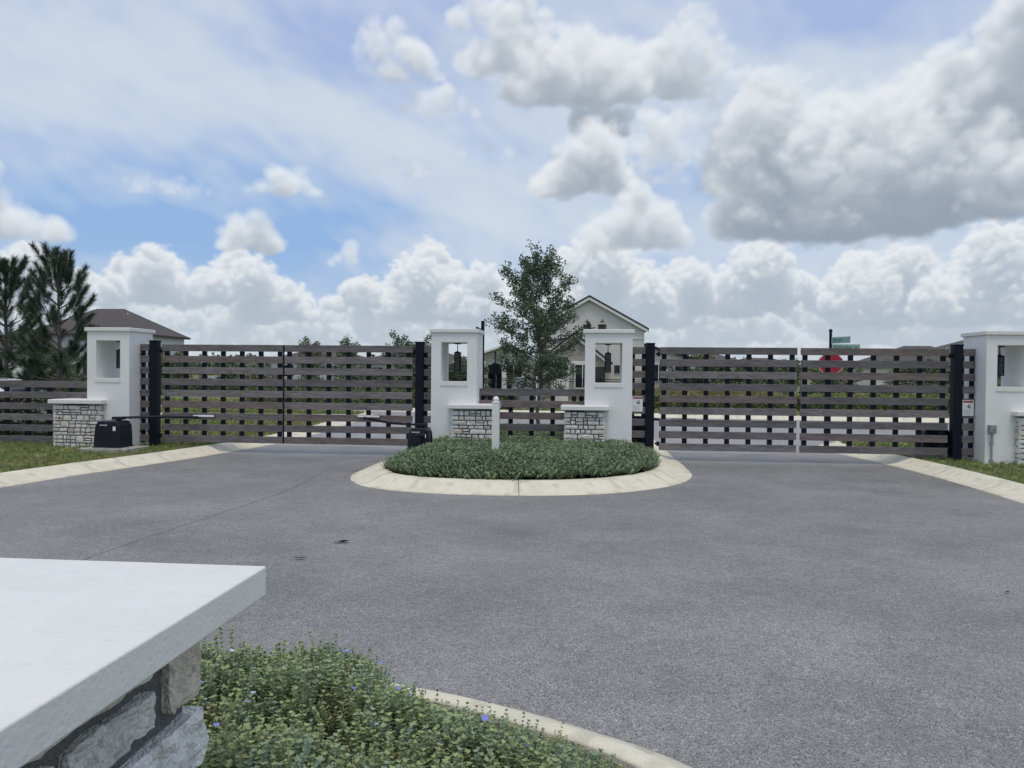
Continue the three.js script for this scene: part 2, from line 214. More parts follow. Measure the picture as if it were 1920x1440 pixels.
const cyl = (r0, r1, h, x = 0, y = 0, z = 0, n = 14) => new THREE.CylinderGeometry(r1, r0, h, n).translate(x, y, z);
const strip = g => { const q = g.index ? g.toNonIndexed() : g; for (const k of Object.keys(q.attributes)) if (!['position', 'normal', 'uv'].includes(k)) q.deleteAttribute(k); return q; };
const merge = list => mergeGeometries(list.map(strip));
function bar(a, b, r, square = false) { const A = new THREE.Vector3(...a), B = new THREE.Vector3(...b), d = B.clone().sub(A), g = square ? new THREE.BoxGeometry(r * 2, d.length(), r * 2) : new THREE.CylinderGeometry(r, r, d.length(), 10); g.applyQuaternion(new THREE.Quaternion().setFromUnitVectors(new THREE.Vector3(0, 1, 0), d.normalize())); const m = A.add(B).multiplyScalar(0.5); return g.translate(m.x, m.y, m.z); }

// ---------------------------------------------------------------- paths, kerbs and ground sheets (all x, z)
function path(pts, closed = false, step = 0.12) {
  const c = new THREE.CatmullRomCurve3(pts.map(([x, z]) => new THREE.Vector3(x, 0, z)), closed, 'centripetal'), L = c.getLength(), n = Math.ceil(L / step), out = [];
  for (let i = 0; i < (closed ? n : n + 1); i++) { const p = c.getPointAt(i / n), t = c.getTangentAt(i / n); out.push({ x: p.x, z: p.z, nx: -t.z, nz: t.x, s: L * i / n }); }
  if (closed) { const p = out[0]; out.push({ ...p, s: L }); }
  return out;
}
const offset = (ps, d) => ps.map(p => [p.x + p.nx * d, p.z + p.nz * d]);
function sheet(pts, y, tile = 1) { const g = new THREE.ShapeGeometry(new THREE.Shape(pts.map(([x, z]) => new THREE.Vector2(x, -z)))).rotateX(-Math.PI / 2).translate(0, y, 0), p = g.attributes.position, uv = g.attributes.uv; for (let i = 0; i < p.count; i++) uv.setXY(i, p.getX(i) / tile, p.getZ(i) / tile); return g; }
function inside(pts, x, z) { let c = false; for (let i = 0, j = pts.length - 1; i < pts.length; j = i++) { const [xi, zi] = pts[i], [xj, zj] = pts[j]; if ((zi > z) !== (zj > z) && x < (xj - xi) * (z - zi) / (zj - zi) + xi) c = !c; } return c; }
function edgeDist(pts, x, z) { let m = 1e9; for (const [a, b] of pts) { const q = (a - x) * (a - x) + (b - z) * (b - z); if (q < m) m = q; } return Math.sqrt(m); }
const kerbRoll = [[0, -0.06], [0, 0.006], [0.13, 0.014], [0.20, 0.035], [0.28, 0.075], [0.36, 0.112], [0.44, 0.132], [0.52, 0.138], [0.58, 0.134], [0.595, 0.12], [0.595, -0.06]];
const kerbGutter = [[0, -0.06], [0, 0.006], [0.085, 0.009], [0.092, -0.015], [0.112, -0.015], [0.12, 0.012], [0.26, 0.03], [0.40, 0.085], [0.50, 0.122], [0.585, 0.136], [0.60, 0.126], [0.60, -0.06]];
function kerb(ps, profile, side, label, seg = 3.05, first = 1.2) {
  const k = struct('kerb', null, null, label, 'kerb'); let i0 = 0, next = first; const R = rng(Math.round(Math.abs(ps[0].x * 1000)) + 5);
  for (let i = 1; i < ps.length; i++) if (ps[i].s >= next || i === ps.length - 1) {
    const pos = [], uv = [], idx = [], n = profile.length; let along = [0]; for (let q = 1; q < n; q++) along[q] = along[q - 1] + Math.hypot(profile[q][0] - profile[q - 1][0], profile[q][1] - profile[q - 1][1]);
    const gap = 0.004;
    for (let j = i0; j <= i; j++) { const p = ps[j], q = ps[j === i0 ? Math.min(j + 1, i) : j - 1], dl = Math.hypot(q.x - p.x, q.z - p.z) || 1, sh = (j === i0 || j === i) ? gap / dl : 0, x = p.x + (q.x - p.x) * sh, z = p.z + (q.z - p.z) * sh;
      for (let q2 = 0; q2 < n; q2++) { const [o, h] = profile[q2], wob = 0.004 * noise3(x * 3, o * 9, z * 3); pos.push(x + p.nx * side * (o + wob), h + (q2 > 1 ? wob * 0.6 : 0), z + p.nz * side * (o + wob)); uv.push(p.s / 1.6, along[q2] / 1.6 + 0.3); } }
    const m = i - i0; for (let j = 0; j < m; j++) for (let q2 = 0; q2 < n - 1; q2++) { const a = j * n + q2, b = a + 1, c = a + n, d = c + 1; side > 0 ? idx.push(a, b, c, b, d, c) : idx.push(a, c, b, b, c, d); }
    for (const e of [0, m]) for (let q2 = 1; q2 < n - 1; q2++) idx.push(e * n, e * n + (e ? q2 : q2 + 1), e * n + (e ? q2 + 1 : q2));
    const g = new THREE.BufferGeometry(); g.setAttribute('position', new THREE.Float32BufferAttribute(pos, 3)); g.setAttribute('uv', new THREE.Float32BufferAttribute(uv, 2)); g.setIndex(idx); g.computeVertexNormals();
    part('kerb_segment', g, M.conc, k); i0 = i; next = ps[i].s + seg * (0.95 + 0.1 * R());
  }
  return k;
}
const kerbSide = kerbGutter.map(([o, h]) => [o * 0.78, h]), kerbThin = kerbRoll.map(([o, h]) => [o * 0.6, h]);
const P = {
  island: path([[-2.28, -6.2], [-2.28, -3], [-2.28, 0], [-2.29, 2.0], [-2.24, 3.15], [-1.84, 3.98], [-1.3, 4.37], [-0.6, 4.57], [0.43, 4.6], [1.43, 4.38], [2.18, 3.92], [2.76, 3.25], [3.12, 2.35], [3.19, 1.2], [3.17, -1], [3.17, -4], [3.1, -6.2], [2.2, -7.4], [0.4, -7.9], [-1.5, -7.3]], true),
  left: path([[-8.6, 19], [-7.7, 13], [-7.1, 8.6], [-6.66, 4.96], [-6.42, 3.5], [-6.08, 2.06], [-5.73, 0.2], [-5.5, -1.8], [-5.55, -5], [-5.9, -9], [-6.3, -13.4], [-7.6, -14.9], [-10, -15.2], [-30, -15.4]]),
  right: path([[8.2, 19], [7.5, 10], [7.14, 6], [7.12, 4.3], [7.16, 3.0], [7.1, 0.8], [6.86, -1.2], [6.72, -2.4], [6.85, -3.6], [7.6, -4.6], [9.5, -5.1], [14, -5.3], [40, -5.6], [70, -6]]),
  far: path([[-30, -16.6], [-9, -16.4], [0, -15.2], [5, -14.4], [14, -13.8], [40, -13.6], [70, -13.8]]),
  call: path([[3.4, 19], [2.9, 15.5], [2.62, 13.6], [2.3, 12.4], [1.82, 11.62], [1.35, 11.3], [0.8, 11.04], [0.1, 10.88], [-0.6, 10.95], [-1.3, 11.4], [-1.9, 12.4], [-2.2, 14], [-2.3, 19]]),
};
// ground to the horizon, a grass sheet under everything
struct('ground', muv(new THREE.PlaneGeometry(2400, 2400, 1, 1).rotateX(-Math.PI / 2).translate(0, -0.05, -300), 6), M.turf, 'flat grass ground reaching to the horizon behind the gates', 'ground');
// asphalt, a fine grid so that worn tracks and patches can tint it
{
  const x0 = -16, x1 = 16, z0 = -17.5, z1 = 19.5, st = 0.16, nx = Math.round((x1 - x0) / st), nz = Math.round((z1 - z0) / st);
  const g = new THREE.PlaneGeometry(x1 - x0, z1 - z0, nx, nz).rotateX(-Math.PI / 2).translate((x0 + x1) / 2, 0, (z0 + z1) / 2), p = g.attributes.position, c = new Float32Array(p.count * 3), uv = g.attributes.uv;
  for (let i = 0; i < p.count; i++) {
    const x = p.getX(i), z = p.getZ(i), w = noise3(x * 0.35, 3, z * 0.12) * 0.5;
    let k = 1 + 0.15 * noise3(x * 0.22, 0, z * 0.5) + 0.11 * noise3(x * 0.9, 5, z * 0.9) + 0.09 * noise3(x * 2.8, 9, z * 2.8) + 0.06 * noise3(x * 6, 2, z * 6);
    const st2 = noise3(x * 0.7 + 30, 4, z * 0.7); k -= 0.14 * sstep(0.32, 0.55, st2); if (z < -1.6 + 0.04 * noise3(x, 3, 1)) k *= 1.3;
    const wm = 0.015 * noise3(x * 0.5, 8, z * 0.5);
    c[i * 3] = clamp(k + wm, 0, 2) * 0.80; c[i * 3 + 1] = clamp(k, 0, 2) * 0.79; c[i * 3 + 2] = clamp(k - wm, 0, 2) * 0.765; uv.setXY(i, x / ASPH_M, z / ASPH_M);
  }
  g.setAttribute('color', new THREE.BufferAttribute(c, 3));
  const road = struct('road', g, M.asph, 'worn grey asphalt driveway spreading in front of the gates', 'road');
  // tarred joints between paving passes
  const ribbon = (pts, w) => { const ps = path(pts, false, 0.07), pos = [], idx = []; ps.forEach((q, i) => { const h = w * (0.55 + 0.75 * Math.abs(noise3(q.x * 5, 1, q.z * 5)) * 2), wob = 0.03 * noise3(q.x * 2.4, 7, q.z * 2.4) + 0.012 * noise3(q.x * 9, 3, q.z * 9); for (const s of [-1, 1]) pos.push(q.x + q.nx * (wob + s * h), 0.004, q.z + q.nz * (wob + s * h)); if (i) { const a = (i - 1) * 2; idx.push(a, a + 2, a + 1, a + 1, a + 2, a + 3); } }); const b = new THREE.BufferGeometry(); b.setAttribute('position', new THREE.Float32BufferAttribute(pos, 3)); b.setIndex(idx); b.computeVertexNormals(); return b; };
  part('tarred_joint', ribbon([[-2.98, 9.4], [-2.9, 7.5], [-2.74, 5.6], [-2.7, 4.1], [-2.9, 2.4]], 0.004), M.tar, road);
}
{ const g = new THREE.PlaneGeometry(60, 9.4, 60, 10).rotateX(-Math.PI / 2).translate(46, 0, -9.6), p = g.attributes.position; for (let i = 0; i < p.count; i++) g.attributes.uv.setXY(i, p.getX(i) / ASPH_M, p.getZ(i) / ASPH_M); g.setAttribute('color', new THREE.BufferAttribute(new Float32Array(p.count * 3).fill(1.12), 3)); struct('side_street', g, M.asph, 'asphalt street running off past the stop sign', 'road'); }

kerb(P.island, kerbRoll, -1, 'rolled concrete kerb round the planted island between the gates', 2.6, 2.2);
kerb(P.left, kerbSide, -1, 'concrete kerb and gutter along the lawn with the boxed opener', 3.05, 1.0);
kerb(P.right, kerbSide, 1, 'concrete kerb and gutter below the pillar with the conduit', 3.05, 1.6);
kerb(P.far, kerbRoll, -1, 'far concrete kerb on the other side of the cross street', 6);
kerb(P.call, kerbThin, -1, 'concrete kerb curving round the flower bed of the stone pedestal', 2.7, 0.9);
// which side is inward is fixed by the order of the points above
const innerIsland = offset(P.island, -0.585), innerCall = offset(P.call, -0.35);
const lawnL = [...offset(P.left, -0.46).filter(([, z]) => z > -40), [-70, -15.9], [-70, 19]], lawnR = [...offset(P.right, 0.46), [70, 19]];
const lawnF = [...offset(P.far, -0.59), [70, -30], [-30, -30]];
struct('lawn', sheet(lawnL, 0.095, 4), M.turf, 'mown lawn beside the drive in front of the low fence', 'lawn');
struct('lawn', sheet(lawnR, 0.095, 4), M.turf, 'grass verge below the pillar with the grey conduit', 'lawn');
struct('lawn', sheet(lawnF, 0.09, 4), M.turf, 'grass verge beyond the cross street', 'lawn');
struct('planting_bed', sheet(innerIsland, 0.10, 1.5), M.soil, 'soil of the planted island between the two gates', 'soil');
struct('planting_bed', sheet([...innerCall], 0.10, 1.5), M.soil, 'soil of the flower bed round the stone pedestal', 'soil');
// footpath across the lawn behind the fence
struct('pavement', sheet([[-50, -7.4], [-9.5, -10.4], [-6.9, -10.6], [-6.9, -12.0], [-9.5, -11.8], [-50, -9.2]], 0.10, 2), M.walk, 'pale concrete footpath crossing the lawn behind the left gate', 'pavement');
struct('pavement', sheet([[7.5, -16.2], [70, -15.6], [70, -17.0], [7.5, -17.7]], 0.096, 2), M.walk, 'pale footpath along the verge beyond the cross street', 'pavement');
console.log('ground done');

// ---------------------------------------------------------------- masonry
const BW = 0.135, BG = 0.0935, PITCH = BW + BG;                       // board width and gap
// one rough-faced ashlar stone, lying in x, y with its face towards +z, w wide and h high
function stoneGeo(w, h, d, seed, nx = 4, ny = 3, rough = 0.008, edge = 0.006) {
  const pos = [], idx = [], r = seed * 13.7; let n = 0;
  const grid = []; for (let j = 0; j <= ny; j++) for (let i = 0; i <= nx; i++) {
    const u = i / nx, v = j / ny, rim = (i === 0 || j === 0 || i === nx || j === ny), corner = (i === 0 || i === nx) && (j === 0 || j === ny);
    let x = (u - 0.5) * w, y = (v - 0.5) * h; const e1 = noise3(x * 22 + r, y * 22, 2.2) * edge, e2 = noise3(x * 22, y * 22 + r, 7.7) * edge;
    if (rim) { x += e1; y += e2; if (corner) { x *= 1 - edge * 0.8 / w; y *= 1 - edge * 0.8 / h; } }
    const z = (rim ? -rough * 0.9 : 0) + rough * 1.5 * noise3(x * 14 + r, y * 14 + r, 1) + rough * 0.9 * noise3(x * 45 + r, y * 45, 5);
    pos.push(x, y, z); grid.push(n++);
  }
  const at = (i, j) => j * (nx + 1) + i;
  for (let j = 0; j < ny; j++) for (let i = 0; i < nx; i++) idx.push(at(i, j), at(i + 1, j), at(i, j + 1), at(i + 1, j), at(i + 1, j + 1), at(i, j + 1));
  const ring = []; for (let i = 0; i < nx; i++) ring.push(at(i, 0)); for (let j = 0; j < ny; j++) ring.push(at(nx, j)); for (let i = nx; i > 0; i--) ring.push(at(i, ny)); for (let j = ny; j > 0; j--) ring.push(at(0, j));
  const b0 = n; for (const q of ring) { pos.push(pos[q * 3], pos[q * 3 + 1], -d); n++; }
  for (let k = 0; k < ring.length; k++) { const k2 = (k + 1) % ring.length; idx.push(ring[k], b0 + k, ring[k2], ring[k2], b0 + k, b0 + k2); }
  const g = new THREE.BufferGeometry(); g.setAttribute('position', new THREE.Float32BufferAttribute(pos, 3)); g.setIndex(idx);
  const f = g.toNonIndexed(); f.computeVertexNormals(); return muv(f, 0.6, [seed * 0.37 % 1, seed * 0.61 % 1]);
}
// cut a wall face into ashlar pieces: random splits until every piece is of stone size
function ashlar(w, h, R, out = [], x = 0, y = 0) {
  const tall = h > 0.155 || (h > 0.10 && w < h * 1.05 && h > 0.13) || (h > 0.09 && R() < 0.45 && w > 0.1);
  const wide = w > 0.31 || (w > 0.18 && R() < 0.55);
  if (w > 0.42 && h > 0.155 || tall && (!wide || h > 0.16)) { const c = h > 0.34 ? h * (0.35 + 0.3 * R()) : clamp(h * (0.38 + 0.24 * R()), 0.042, h - 0.042); ashlar(w, c, R, out, x, y); ashlar(w, h - c, R, out, x, y + c); }
  else if (wide) { const c = w * (0.3 + 0.4 * R()); ashlar(c, h, R, out, x, y); ashlar(w - c, h, R, out, x + c, y); }
  else out.push([x, y, w, h]);
  return out;
}
// stones over one face; frame: origin corner, turn about y
function clad(parent, w, h, y0, place, turn, seed, joint = 0.019) {
  const R = rng(seed);
  for (const [x, y, sw, sh] of ashlar(w, h, R)) {
    const big = sw > 0.16; const s = part('stone', stoneGeo(sw - joint, sh - joint, 0.05, R() * 50, big ? 4 : 3, sh > 0.09 ? 3 : 2, 0.005, 0.004), M.stone[Math.floor(R() * R() * M.stone.length)], parent);
    const lx = x + sw / 2 - w / 2, out = 0.024 + 0.012 * R(); s.position.set(place[0] + Math.cos(turn) * lx + Math.sin(turn) * out, y0 + y + sh / 2, place[1] - Math.sin(turn) * lx + Math.cos(turn) * out); s.rotation.y = turn;
  }
}
const PZ0 = -0.43, PZ1 = 0.42, PH = 2.40, PWID = 0.88;
function pillar(cx, plinth, label, seed) {                            // plinth: [x0, x1] in the world
  const g = thing('gate_pillar', label, 'pillar', [cx, 0, 0], 0, 'white pillars of the gate');
  const sh = new THREE.Shape([[-PWID / 2, -0.1], [PWID / 2, -0.1], [PWID / 2, PH], [-PWID / 2, PH]].map(p => new THREE.Vector2(...p)));
  sh.holes.push(new THREE.Path([[-0.25, 1.47], [-0.25, 2.22], [0.25, 2.22], [0.25, 1.47]].map(p => new THREE.Vector2(...p))));
  part('shaft', muv(new THREE.ExtrudeGeometry(sh, { depth: PZ1 - PZ0 - 0.012, bevelEnabled: true, bevelThickness: 0.006, bevelSize: 0.006, bevelOffset: -0.006, bevelSegments: 2 }).translate(0, 0, PZ0 + 0.006), 1.3, [seed * 0.31, 0]), M.stuc, g);
  part('pillar_cap', rbox(PWID + 0.075, 0.075, PZ1 - PZ0 + 0.075, 0.012, 0, PH + 0.0375 + 0.001, (PZ0 + PZ1) / 2, 1.3), M.cap, g);
  part('niche_sill', rbox(0.53, 0.085, PZ1 - PZ0 + 0.03, 0.008, 0, 1.431, (PZ0 + PZ1) / 2, 1.3), M.cap, g);
  const [a, b] = plinth, w = b - a, mx = (a + b) / 2 - cx, zf = 0.55, zb = -0.46, ph = 0.985;
  const core = part('plinth', box(w - 0.06, ph, zf - zb - 0.06, mx, ph / 2 - 0.05, (zf + zb) / 2), M.mortar, g);
  clad(core, w, ph - 0.02, -0.03, [mx, zf - 0.03], 0, seed * 7 + 1);
  clad(core, zf - zb, ph - 0.02, -0.03, [mx + w / 2 - 0.03, (zf + zb) / 2], Math.PI / 2, seed * 7 + 2);
  clad(core, zf - zb, ph - 0.02, -0.03, [mx - w / 2 + 0.03, (zf + zb) / 2], -Math.PI / 2, seed * 7 + 3);
  part('plinth_cap', rbox(w + 0.13, 0.085, zf - zb + 0.13, 0.015, mx, ph + 0.02, (zf + zb) / 2, 1.1), M.cap, g);
  return g;
}
pillar(-8.0, [-9.07, -8.08], 'white pillar between the low lawn fence and the boxed opener', 3);
pillar(-1.07, [-1.10, -0.27], 'white pillar whose stone plinth stands beside the ball topped post', 5);
pillar(1.85, [1.03, 1.80], 'white pillar on the island in front of the gabled building', 8);
pillar(9.0, [9.06, 10.05], 'white pillar with the grey conduit and switch box', 11);
// hanging lanterns in the pillars
function lantern(x, label) {
  const g = thing('lantern', label, 'lantern', [x, 2.22, 0], 0, 'lanterns hung in the pillars');
  part('ceiling_plate', rbox(0.12, 0.018, 0.12, 0.004, 0, -0.012, 0), M.black, g); part('stem', cyl(0.008, 0.008, 0.16, 0, -0.10, 0), M.black, g);
  part('lantern_roof', merge([rbox(0.125, 0.02, 0.125, 0.004, 0, -0.19, 0), new THREE.ConeGeometry(0.07, 0.035, 4).rotateY(Math.PI / 4).translate(0, -0.163, 0)]), M.black, g);
  const f = []; for (const sx of [-1, 1]) for (const sz of [-1, 1]) f.push(new THREE.BoxGeometry(0.016, 0.33, 0.016).translate(sx * 0.05, -0.365, sz * 0.05)); f.push(new THREE.BoxGeometry(0.116, 0.02, 0.116).translate(0, -0.54, 0)); for (const y of [-0.21, -0.3]) f.push(new THREE.BoxGeometry(0.112, 0.012, 0.112).translate(0, y, 0));
  part('frame', merge(f), M.black, g);
  for (const [px, pz, t] of [[0, 0.05, 0], [0, -0.05, 0], [0.05, 0, Math.PI / 2], [-0.05, 0, Math.PI / 2]]) { const q = part('pane', new THREE.BoxGeometry(0.084, 0.31, 0.003), new THREE.MeshPhysicalMaterial({ color: 0x3a4044, roughness: 0.15, transmission: 0.5, thickness: 0 }), g, [px, -0.37, pz]); q.rotation.y = t; }
  part('candle', cyl(0.014, 0.014, 0.12, 0, -0.47, 0), M.white, g);
}
lantern(-8.0, 'black lantern hidden in the pillar niche beside the lawn fence'); lantern(-1.07, 'black lantern hanging in the pillar niche behind the ball topped post'); lantern(1.85, 'black hanging lantern seen clearly in the island pillar niche before the gabled building'); lantern(9.0, 'black lantern in the niche of the pillar with the conduit');

// ---------------------------------------------------------------- fences and gates
const boardGeos = new Map();
function boardGeo(w, k) { const key = w.toFixed(3) + '_' + k; if (!boardGeos.has(key)) boardGeos.set(key, rbox(w, BW, 0.028, 0.004, 0, 0, 0, 1.6, [k * 0.29, k * 0.17])); return boardGeos.get(key); }
function boards(g, w, x, y0, n, zf, R) { for (let i = 0; i < n; i++) { const k = Math.floor(R() * 4); const b = part('board', boardGeo(w, Math.floor(R() * 5)), M.wood[k], g, [x, y0 + i * PITCH + BW / 2, zf]); b.rotation.z = (R() - 0.5) * 0.003; b.position.y += (R() - 0.5) * 0.006; } }
function uprights(g, xs, y0, y1, z, wd = 0.088) { const geo = box(wd, y1 - y0, 0.045); for (const x of xs) part('upright', geo, M.black, g, [x, (y0 + y1) / 2, z]); }
const GY = 0.2, GT = GY + 9 * BW + 8 * BG;
function leaf(x0, x1, hinge, label, seed) {                           // hinge: -1 at x0, +1 at x1
  const g = thing('gate_leaf', label, 'gate', [(x0 + x1) / 2, 0, 0], 0, 'gate leaves'), w = x1 - x0, R = rng(seed);
  boards(g, w, 0, GY, 9, 0.036, R);
  uprights(g, [...Array(7).keys()].map(i => -w / 2 + 0.085 + i * (w - 0.17) / 6), GY + 0.01, GT - 0.01, -0.002);
  part('frame_rail', box(w - 0.04, 0.05, 0.04, 0, GT - 0.06, -0.046), M.black, g); part('frame_rail', box(w - 0.04, 0.05, 0.04, 0, GY + 0.06, -0.046), M.black, g);
  const hx = hinge * (w / 2 + 0.02); for (const y of [GT - 0.13, GY + 0.12]) { const h = part('hinge', merge([cyl(0.026, 0.026, 0.085, hx, y, 0.03), new THREE.BoxGeometry(0.11, 0.035, 0.03).translate(hx, y, 0.0)]), M.black, g); }
  if (hinge === -1 && x0 < 0) part('meeting_strip', box(0.016, GT - GY, 0.05, w / 2 + 0.004, (GT + GY) / 2, 0.036), M.black, g);
  return g;
}
leaf(-7.09, -4.565, -1, 'slatted gate leaf hinged next to the boxed opener on the lawn', 21);
leaf(-4.54, -1.95, 1, 'slatted gate leaf hinged at the opener among the island plants', 22);
leaf(2.83, 5.375, -1, 'slatted gate leaf hinged at the island post with a warning sign', 23);
leaf(5.44, 8.09, 1, 'slatted gate leaf in front of the red stop sign', 24);
function gatePost(x, z, label) { const g = thing('gate_post', label, 'post', [x, 0, z], 0, 'black gate posts'); part('shaft', rbox(0.16, 2.27, 0.16, 0.008, 0, 1.085, 0), M.black, g); part('post_cap', rbox(0.176, 0.022, 0.176, 0.006, 0, 2.231, 0), M.black, g); part('base_plate', rbox(0.24, 0.02, 0.24, 0.004, 0, 0.06, 0), M.black, g); return g; }
gatePost(-7.255, 0.02, 'black steel gate post standing by the boxed opener on the lawn'); gatePost(-1.81, 0.02, 'black steel gate post behind the opener among the island plants'); gatePost(2.65, 0.02, 'black steel gate post at the island kerb'); gatePost(8.23, 0.04, 'black steel gate post on the kerb by the conduit pillar');
function stub(x0, x1, ups, label, seed) { const g = thing('fence_panel', label, 'fence panel', [(x0 + x1) / 2, 0, 0], 0, 'narrow slatted panels between pillar and gate post'), R = rng(seed), w = x1 - x0; boards(g, w, 0, GY, 9, 0.03, R); uprights(g, ups.map(x => x - (x0 + x1) / 2), GY - 0.03, GT - 0.005, -0.012, 0.07); for (const u of ups) for (const y of [GT - 0.2, 1.2, GY + 0.2]) part('bolt', cyl(0.014, 0.014, 0.02, u - (x0 + x1) / 2 + (x0 < 0 === u < -5 ? -0.03 : 0.03), y, 0.05, 8).rotateX(0), M.black, g); return g; }
stub(-7.558, -7.338, [-7.515, -7.375], 'narrow slatted panel beside the pillar of the lawn fence', 31); stub(-1.728, -1.512, [-1.70, -1.55], 'narrow slatted panel behind the opener in the island plants', 32); stub(2.292, 2.568, [2.33, 2.53], 'narrow slatted panel with a warning sign at the island kerb', 33); stub(8.312, 8.558, [8.345, 8.52], 'narrow slatted panel with a warning sign beside the conduit pillar', 34);
function lowFence(x0, x1, z, n, top, step, label, seed) { const g = thing('board_fence', label, 'fence', [(x0 + x1) / 2, 0, z], 0), w = x1 - x0, R = rng(seed), y0 = top - n * BW - (n - 1) * BG; boards(g, w, 0, y0, n, 0.036, R); const k = Math.round(w / step); uprights(g, [...Array(k).keys()].map(i => -w / 2 + (i + 0.5) * w / k), y0 - 0.03, top - 0.01, -0.002); for (const s of [-1, 1]) part('fence_post', box(0.09, top + 0.05, 0.09, s * (w / 2 - 0.06), top / 2 - 0.03, -0.075), M.black, g); return g; }
lowFence(-16, -8.44, -0.12, 6, 1.40, 0.47, 'low six board fence running off across the lawn', 41);
lowFence(-0.63, 1.41, 0.0, 6, 1.345, 0.42, 'low board fence between the two island pillars', 42);

// warning signs on the panels
{
  const cv = document.createElement('canvas'); cv.width = 200; cv.height = 288; const c = cv.getContext('2d');
  c.fillStyle = '#e4e7e8'; c.fillRect(0, 0, 200, 288); c.fillStyle = '#8f1f2c'; c.fillRect(12, 14, 176, 32); c.fillStyle = '#101418';
  c.beginPath(); c.arc(112, 82, 11, 0, 7); c.fill(); c.beginPath(); c.moveTo(118, 92); c.lineTo(96, 112); c.lineTo(70, 104); c.lineTo(68, 112); c.lineTo(96, 126); c.lineTo(104, 122); c.lineTo(92, 148); c.lineTo(102, 150); c.lineTo(116, 128); c.lineTo(126, 150); c.lineTo(136, 148); c.lineTo(128, 112); c.closePath(); c.fill(); c.fillRect(138, 66, 8, 86);
  c.fillStyle = '#9aa0a4'; for (let i = 0; i < 6; i++) c.fillRect(24, 176 + i * 16, 150 - (i * 37) % 40, 5);
  const t = new THREE.CanvasTexture(cv); t.colorSpace = THREE.SRGBColorSpace; const mat = std({ map: t, roughness: 0.45 });
  for (const [x, z, y, label] of [[2.415, 0.052, 1.075, 'white warning sign with red band on the island kerb panel'], [8.435, 0.052, 1.075, 'white warning sign with red band beside the conduit pillar']]) { const g = thing('warning_sign', label, 'sign', [x, y, z], 0, 'warning signs'); part('plate', new THREE.BoxGeometry(0.20, 0.29, 0.004), M.white, g); part('print', new THREE.PlaneGeometry(0.198, 0.288).translate(0, 0, 0.0045), mat, g); }
}
// ---------------------------------------------------------------- gate openers
let logoMat; { const cv = document.createElement('canvas'); cv.width = 128; cv.height = 48; const c = cv.getContext('2d'); c.clearRect(0, 0, 128, 48); c.strokeStyle = c.fillStyle = '#dfe6ec'; c.lineWidth = 7; c.beginPath(); c.moveTo(86, 40); c.lineTo(122, 30); c.lineTo(112, 10); c.stroke(); for (let i = 0; i < 7; i++) c.fillRect(8 + i * 12, 22 - (i % 3 === 0 ? 6 : 0), 8, 15 + (i % 3 === 0 ? 6 : 0)); const t = new THREE.CanvasTexture(cv); t.colorSpace = THREE.SRGBColorSpace; logoMat = std({ map: t, alphaTest: 0.4, roughness: 0.5 }); }
function opener(pos, w, h, d, label, arm, tag = true) {                // arm: list of points in the opener's own frame
  const g = thing('gate_opener', label, 'gate opener', pos, 0, 'black gate openers');
  const prof = [[0, 0], [w / 2, 0], [w / 2 - 0.005, h * 0.45], [w / 2 - 0.02, h * 0.84], [w / 2 - 0.07, h * 0.98], [w / 2 - 0.1, h], [-w / 2 + 0.12, h], [-w / 2 + 0.08, h * 0.97], [-w / 2 + 0.035, h * 0.82], [-w / 2 + 0.005, h * 0.4], [-w / 2, 0]];
  part('housing', muv(new THREE.ExtrudeGeometry(new THREE.Shape(prof.map(p => new THREE.Vector2(...p))), { depth: d - 0.06, bevelEnabled: true, bevelThickness: 0.03, bevelSize: 0.025, bevelOffset: -0.025, bevelSegments: 3 }).translate(0, 0, -d / 2 + 0.03), 1), M.plastic, g);
  part('base_flange', rbox(w + 0.02, 0.025, d + 0.02, 0.006, 0, 0.0125, 0), M.plastic, g);
  if (tag) { part('logo', new THREE.PlaneGeometry(0.16, 0.055).translate(-w * 0.12, h * 0.86, d / 2 + 0.002), logoMat, g); part('data_label', new THREE.BoxGeometry(0.055, 0.08, 0.003).translate(w * 0.28, h * 0.72, d / 2 + 0.002), M.white, g); }
  if (arm) { part('arm_hub', merge([rbox(0.2, 0.055, 0.16, 0.01, arm[0][0], h + 0.045, arm[0][2]), cyl(0.05, 0.05, 0.03, arm[0][0], h + 0.01, arm[0][2])]), M.plastic, g); const a = part('arm', merge(arm.slice(1).map((p, i) => bar(arm[i], p, 0.017, true))), M.black, g); const e = arm[arm.length - 1]; part('reflector_strip', new THREE.BoxGeometry(0.44, 0.04, 0.006).translate(e[0] + 0.1, e[1] + 0.03, e[2] + 0.012), M.white, a); part('arm_bracket', new THREE.BoxGeometry(0.46, 0.056, 0.012).translate(e[0] + 0.1, e[1] + 0.03, e[2]), M.black, a); }
  return g;
}
{ const p = thing('opener_pad', 'low stained concrete pad under the boxed opener on the lawn', 'concrete pad', [-7.52, 0, 0.98]); part('slab', rbox(0.98, 0.3, 0.74, 0.015, 0, 0.02, 0, 0.8), M.pad, p); }
opener([-7.55, 0.172, 0.95], 0.54, 0.50, 0.42, 'black gate opener on its concrete pad at the lawn edge', [[0.08, 0.55, -0.05], [0.6, 0.56, -0.4], [1.25, 0.53, -0.88]]);
opener([-1.6, 0.14, 0.95], 0.42, 0.49, 0.38, 'black gate opener rising out of the island plants', [[0.02, 0.53, -0.05], [-0.68, 0.53, -0.45], [-1.32, 0.60, -0.885]]);
opener([2.36, 0.12, -0.62], 0.5, 0.62, 0.4, 'black gate opener standing behind the island kerb panel', [[0.1, 0.66, 0.05], [0.85, 0.62, 0.5]], false);
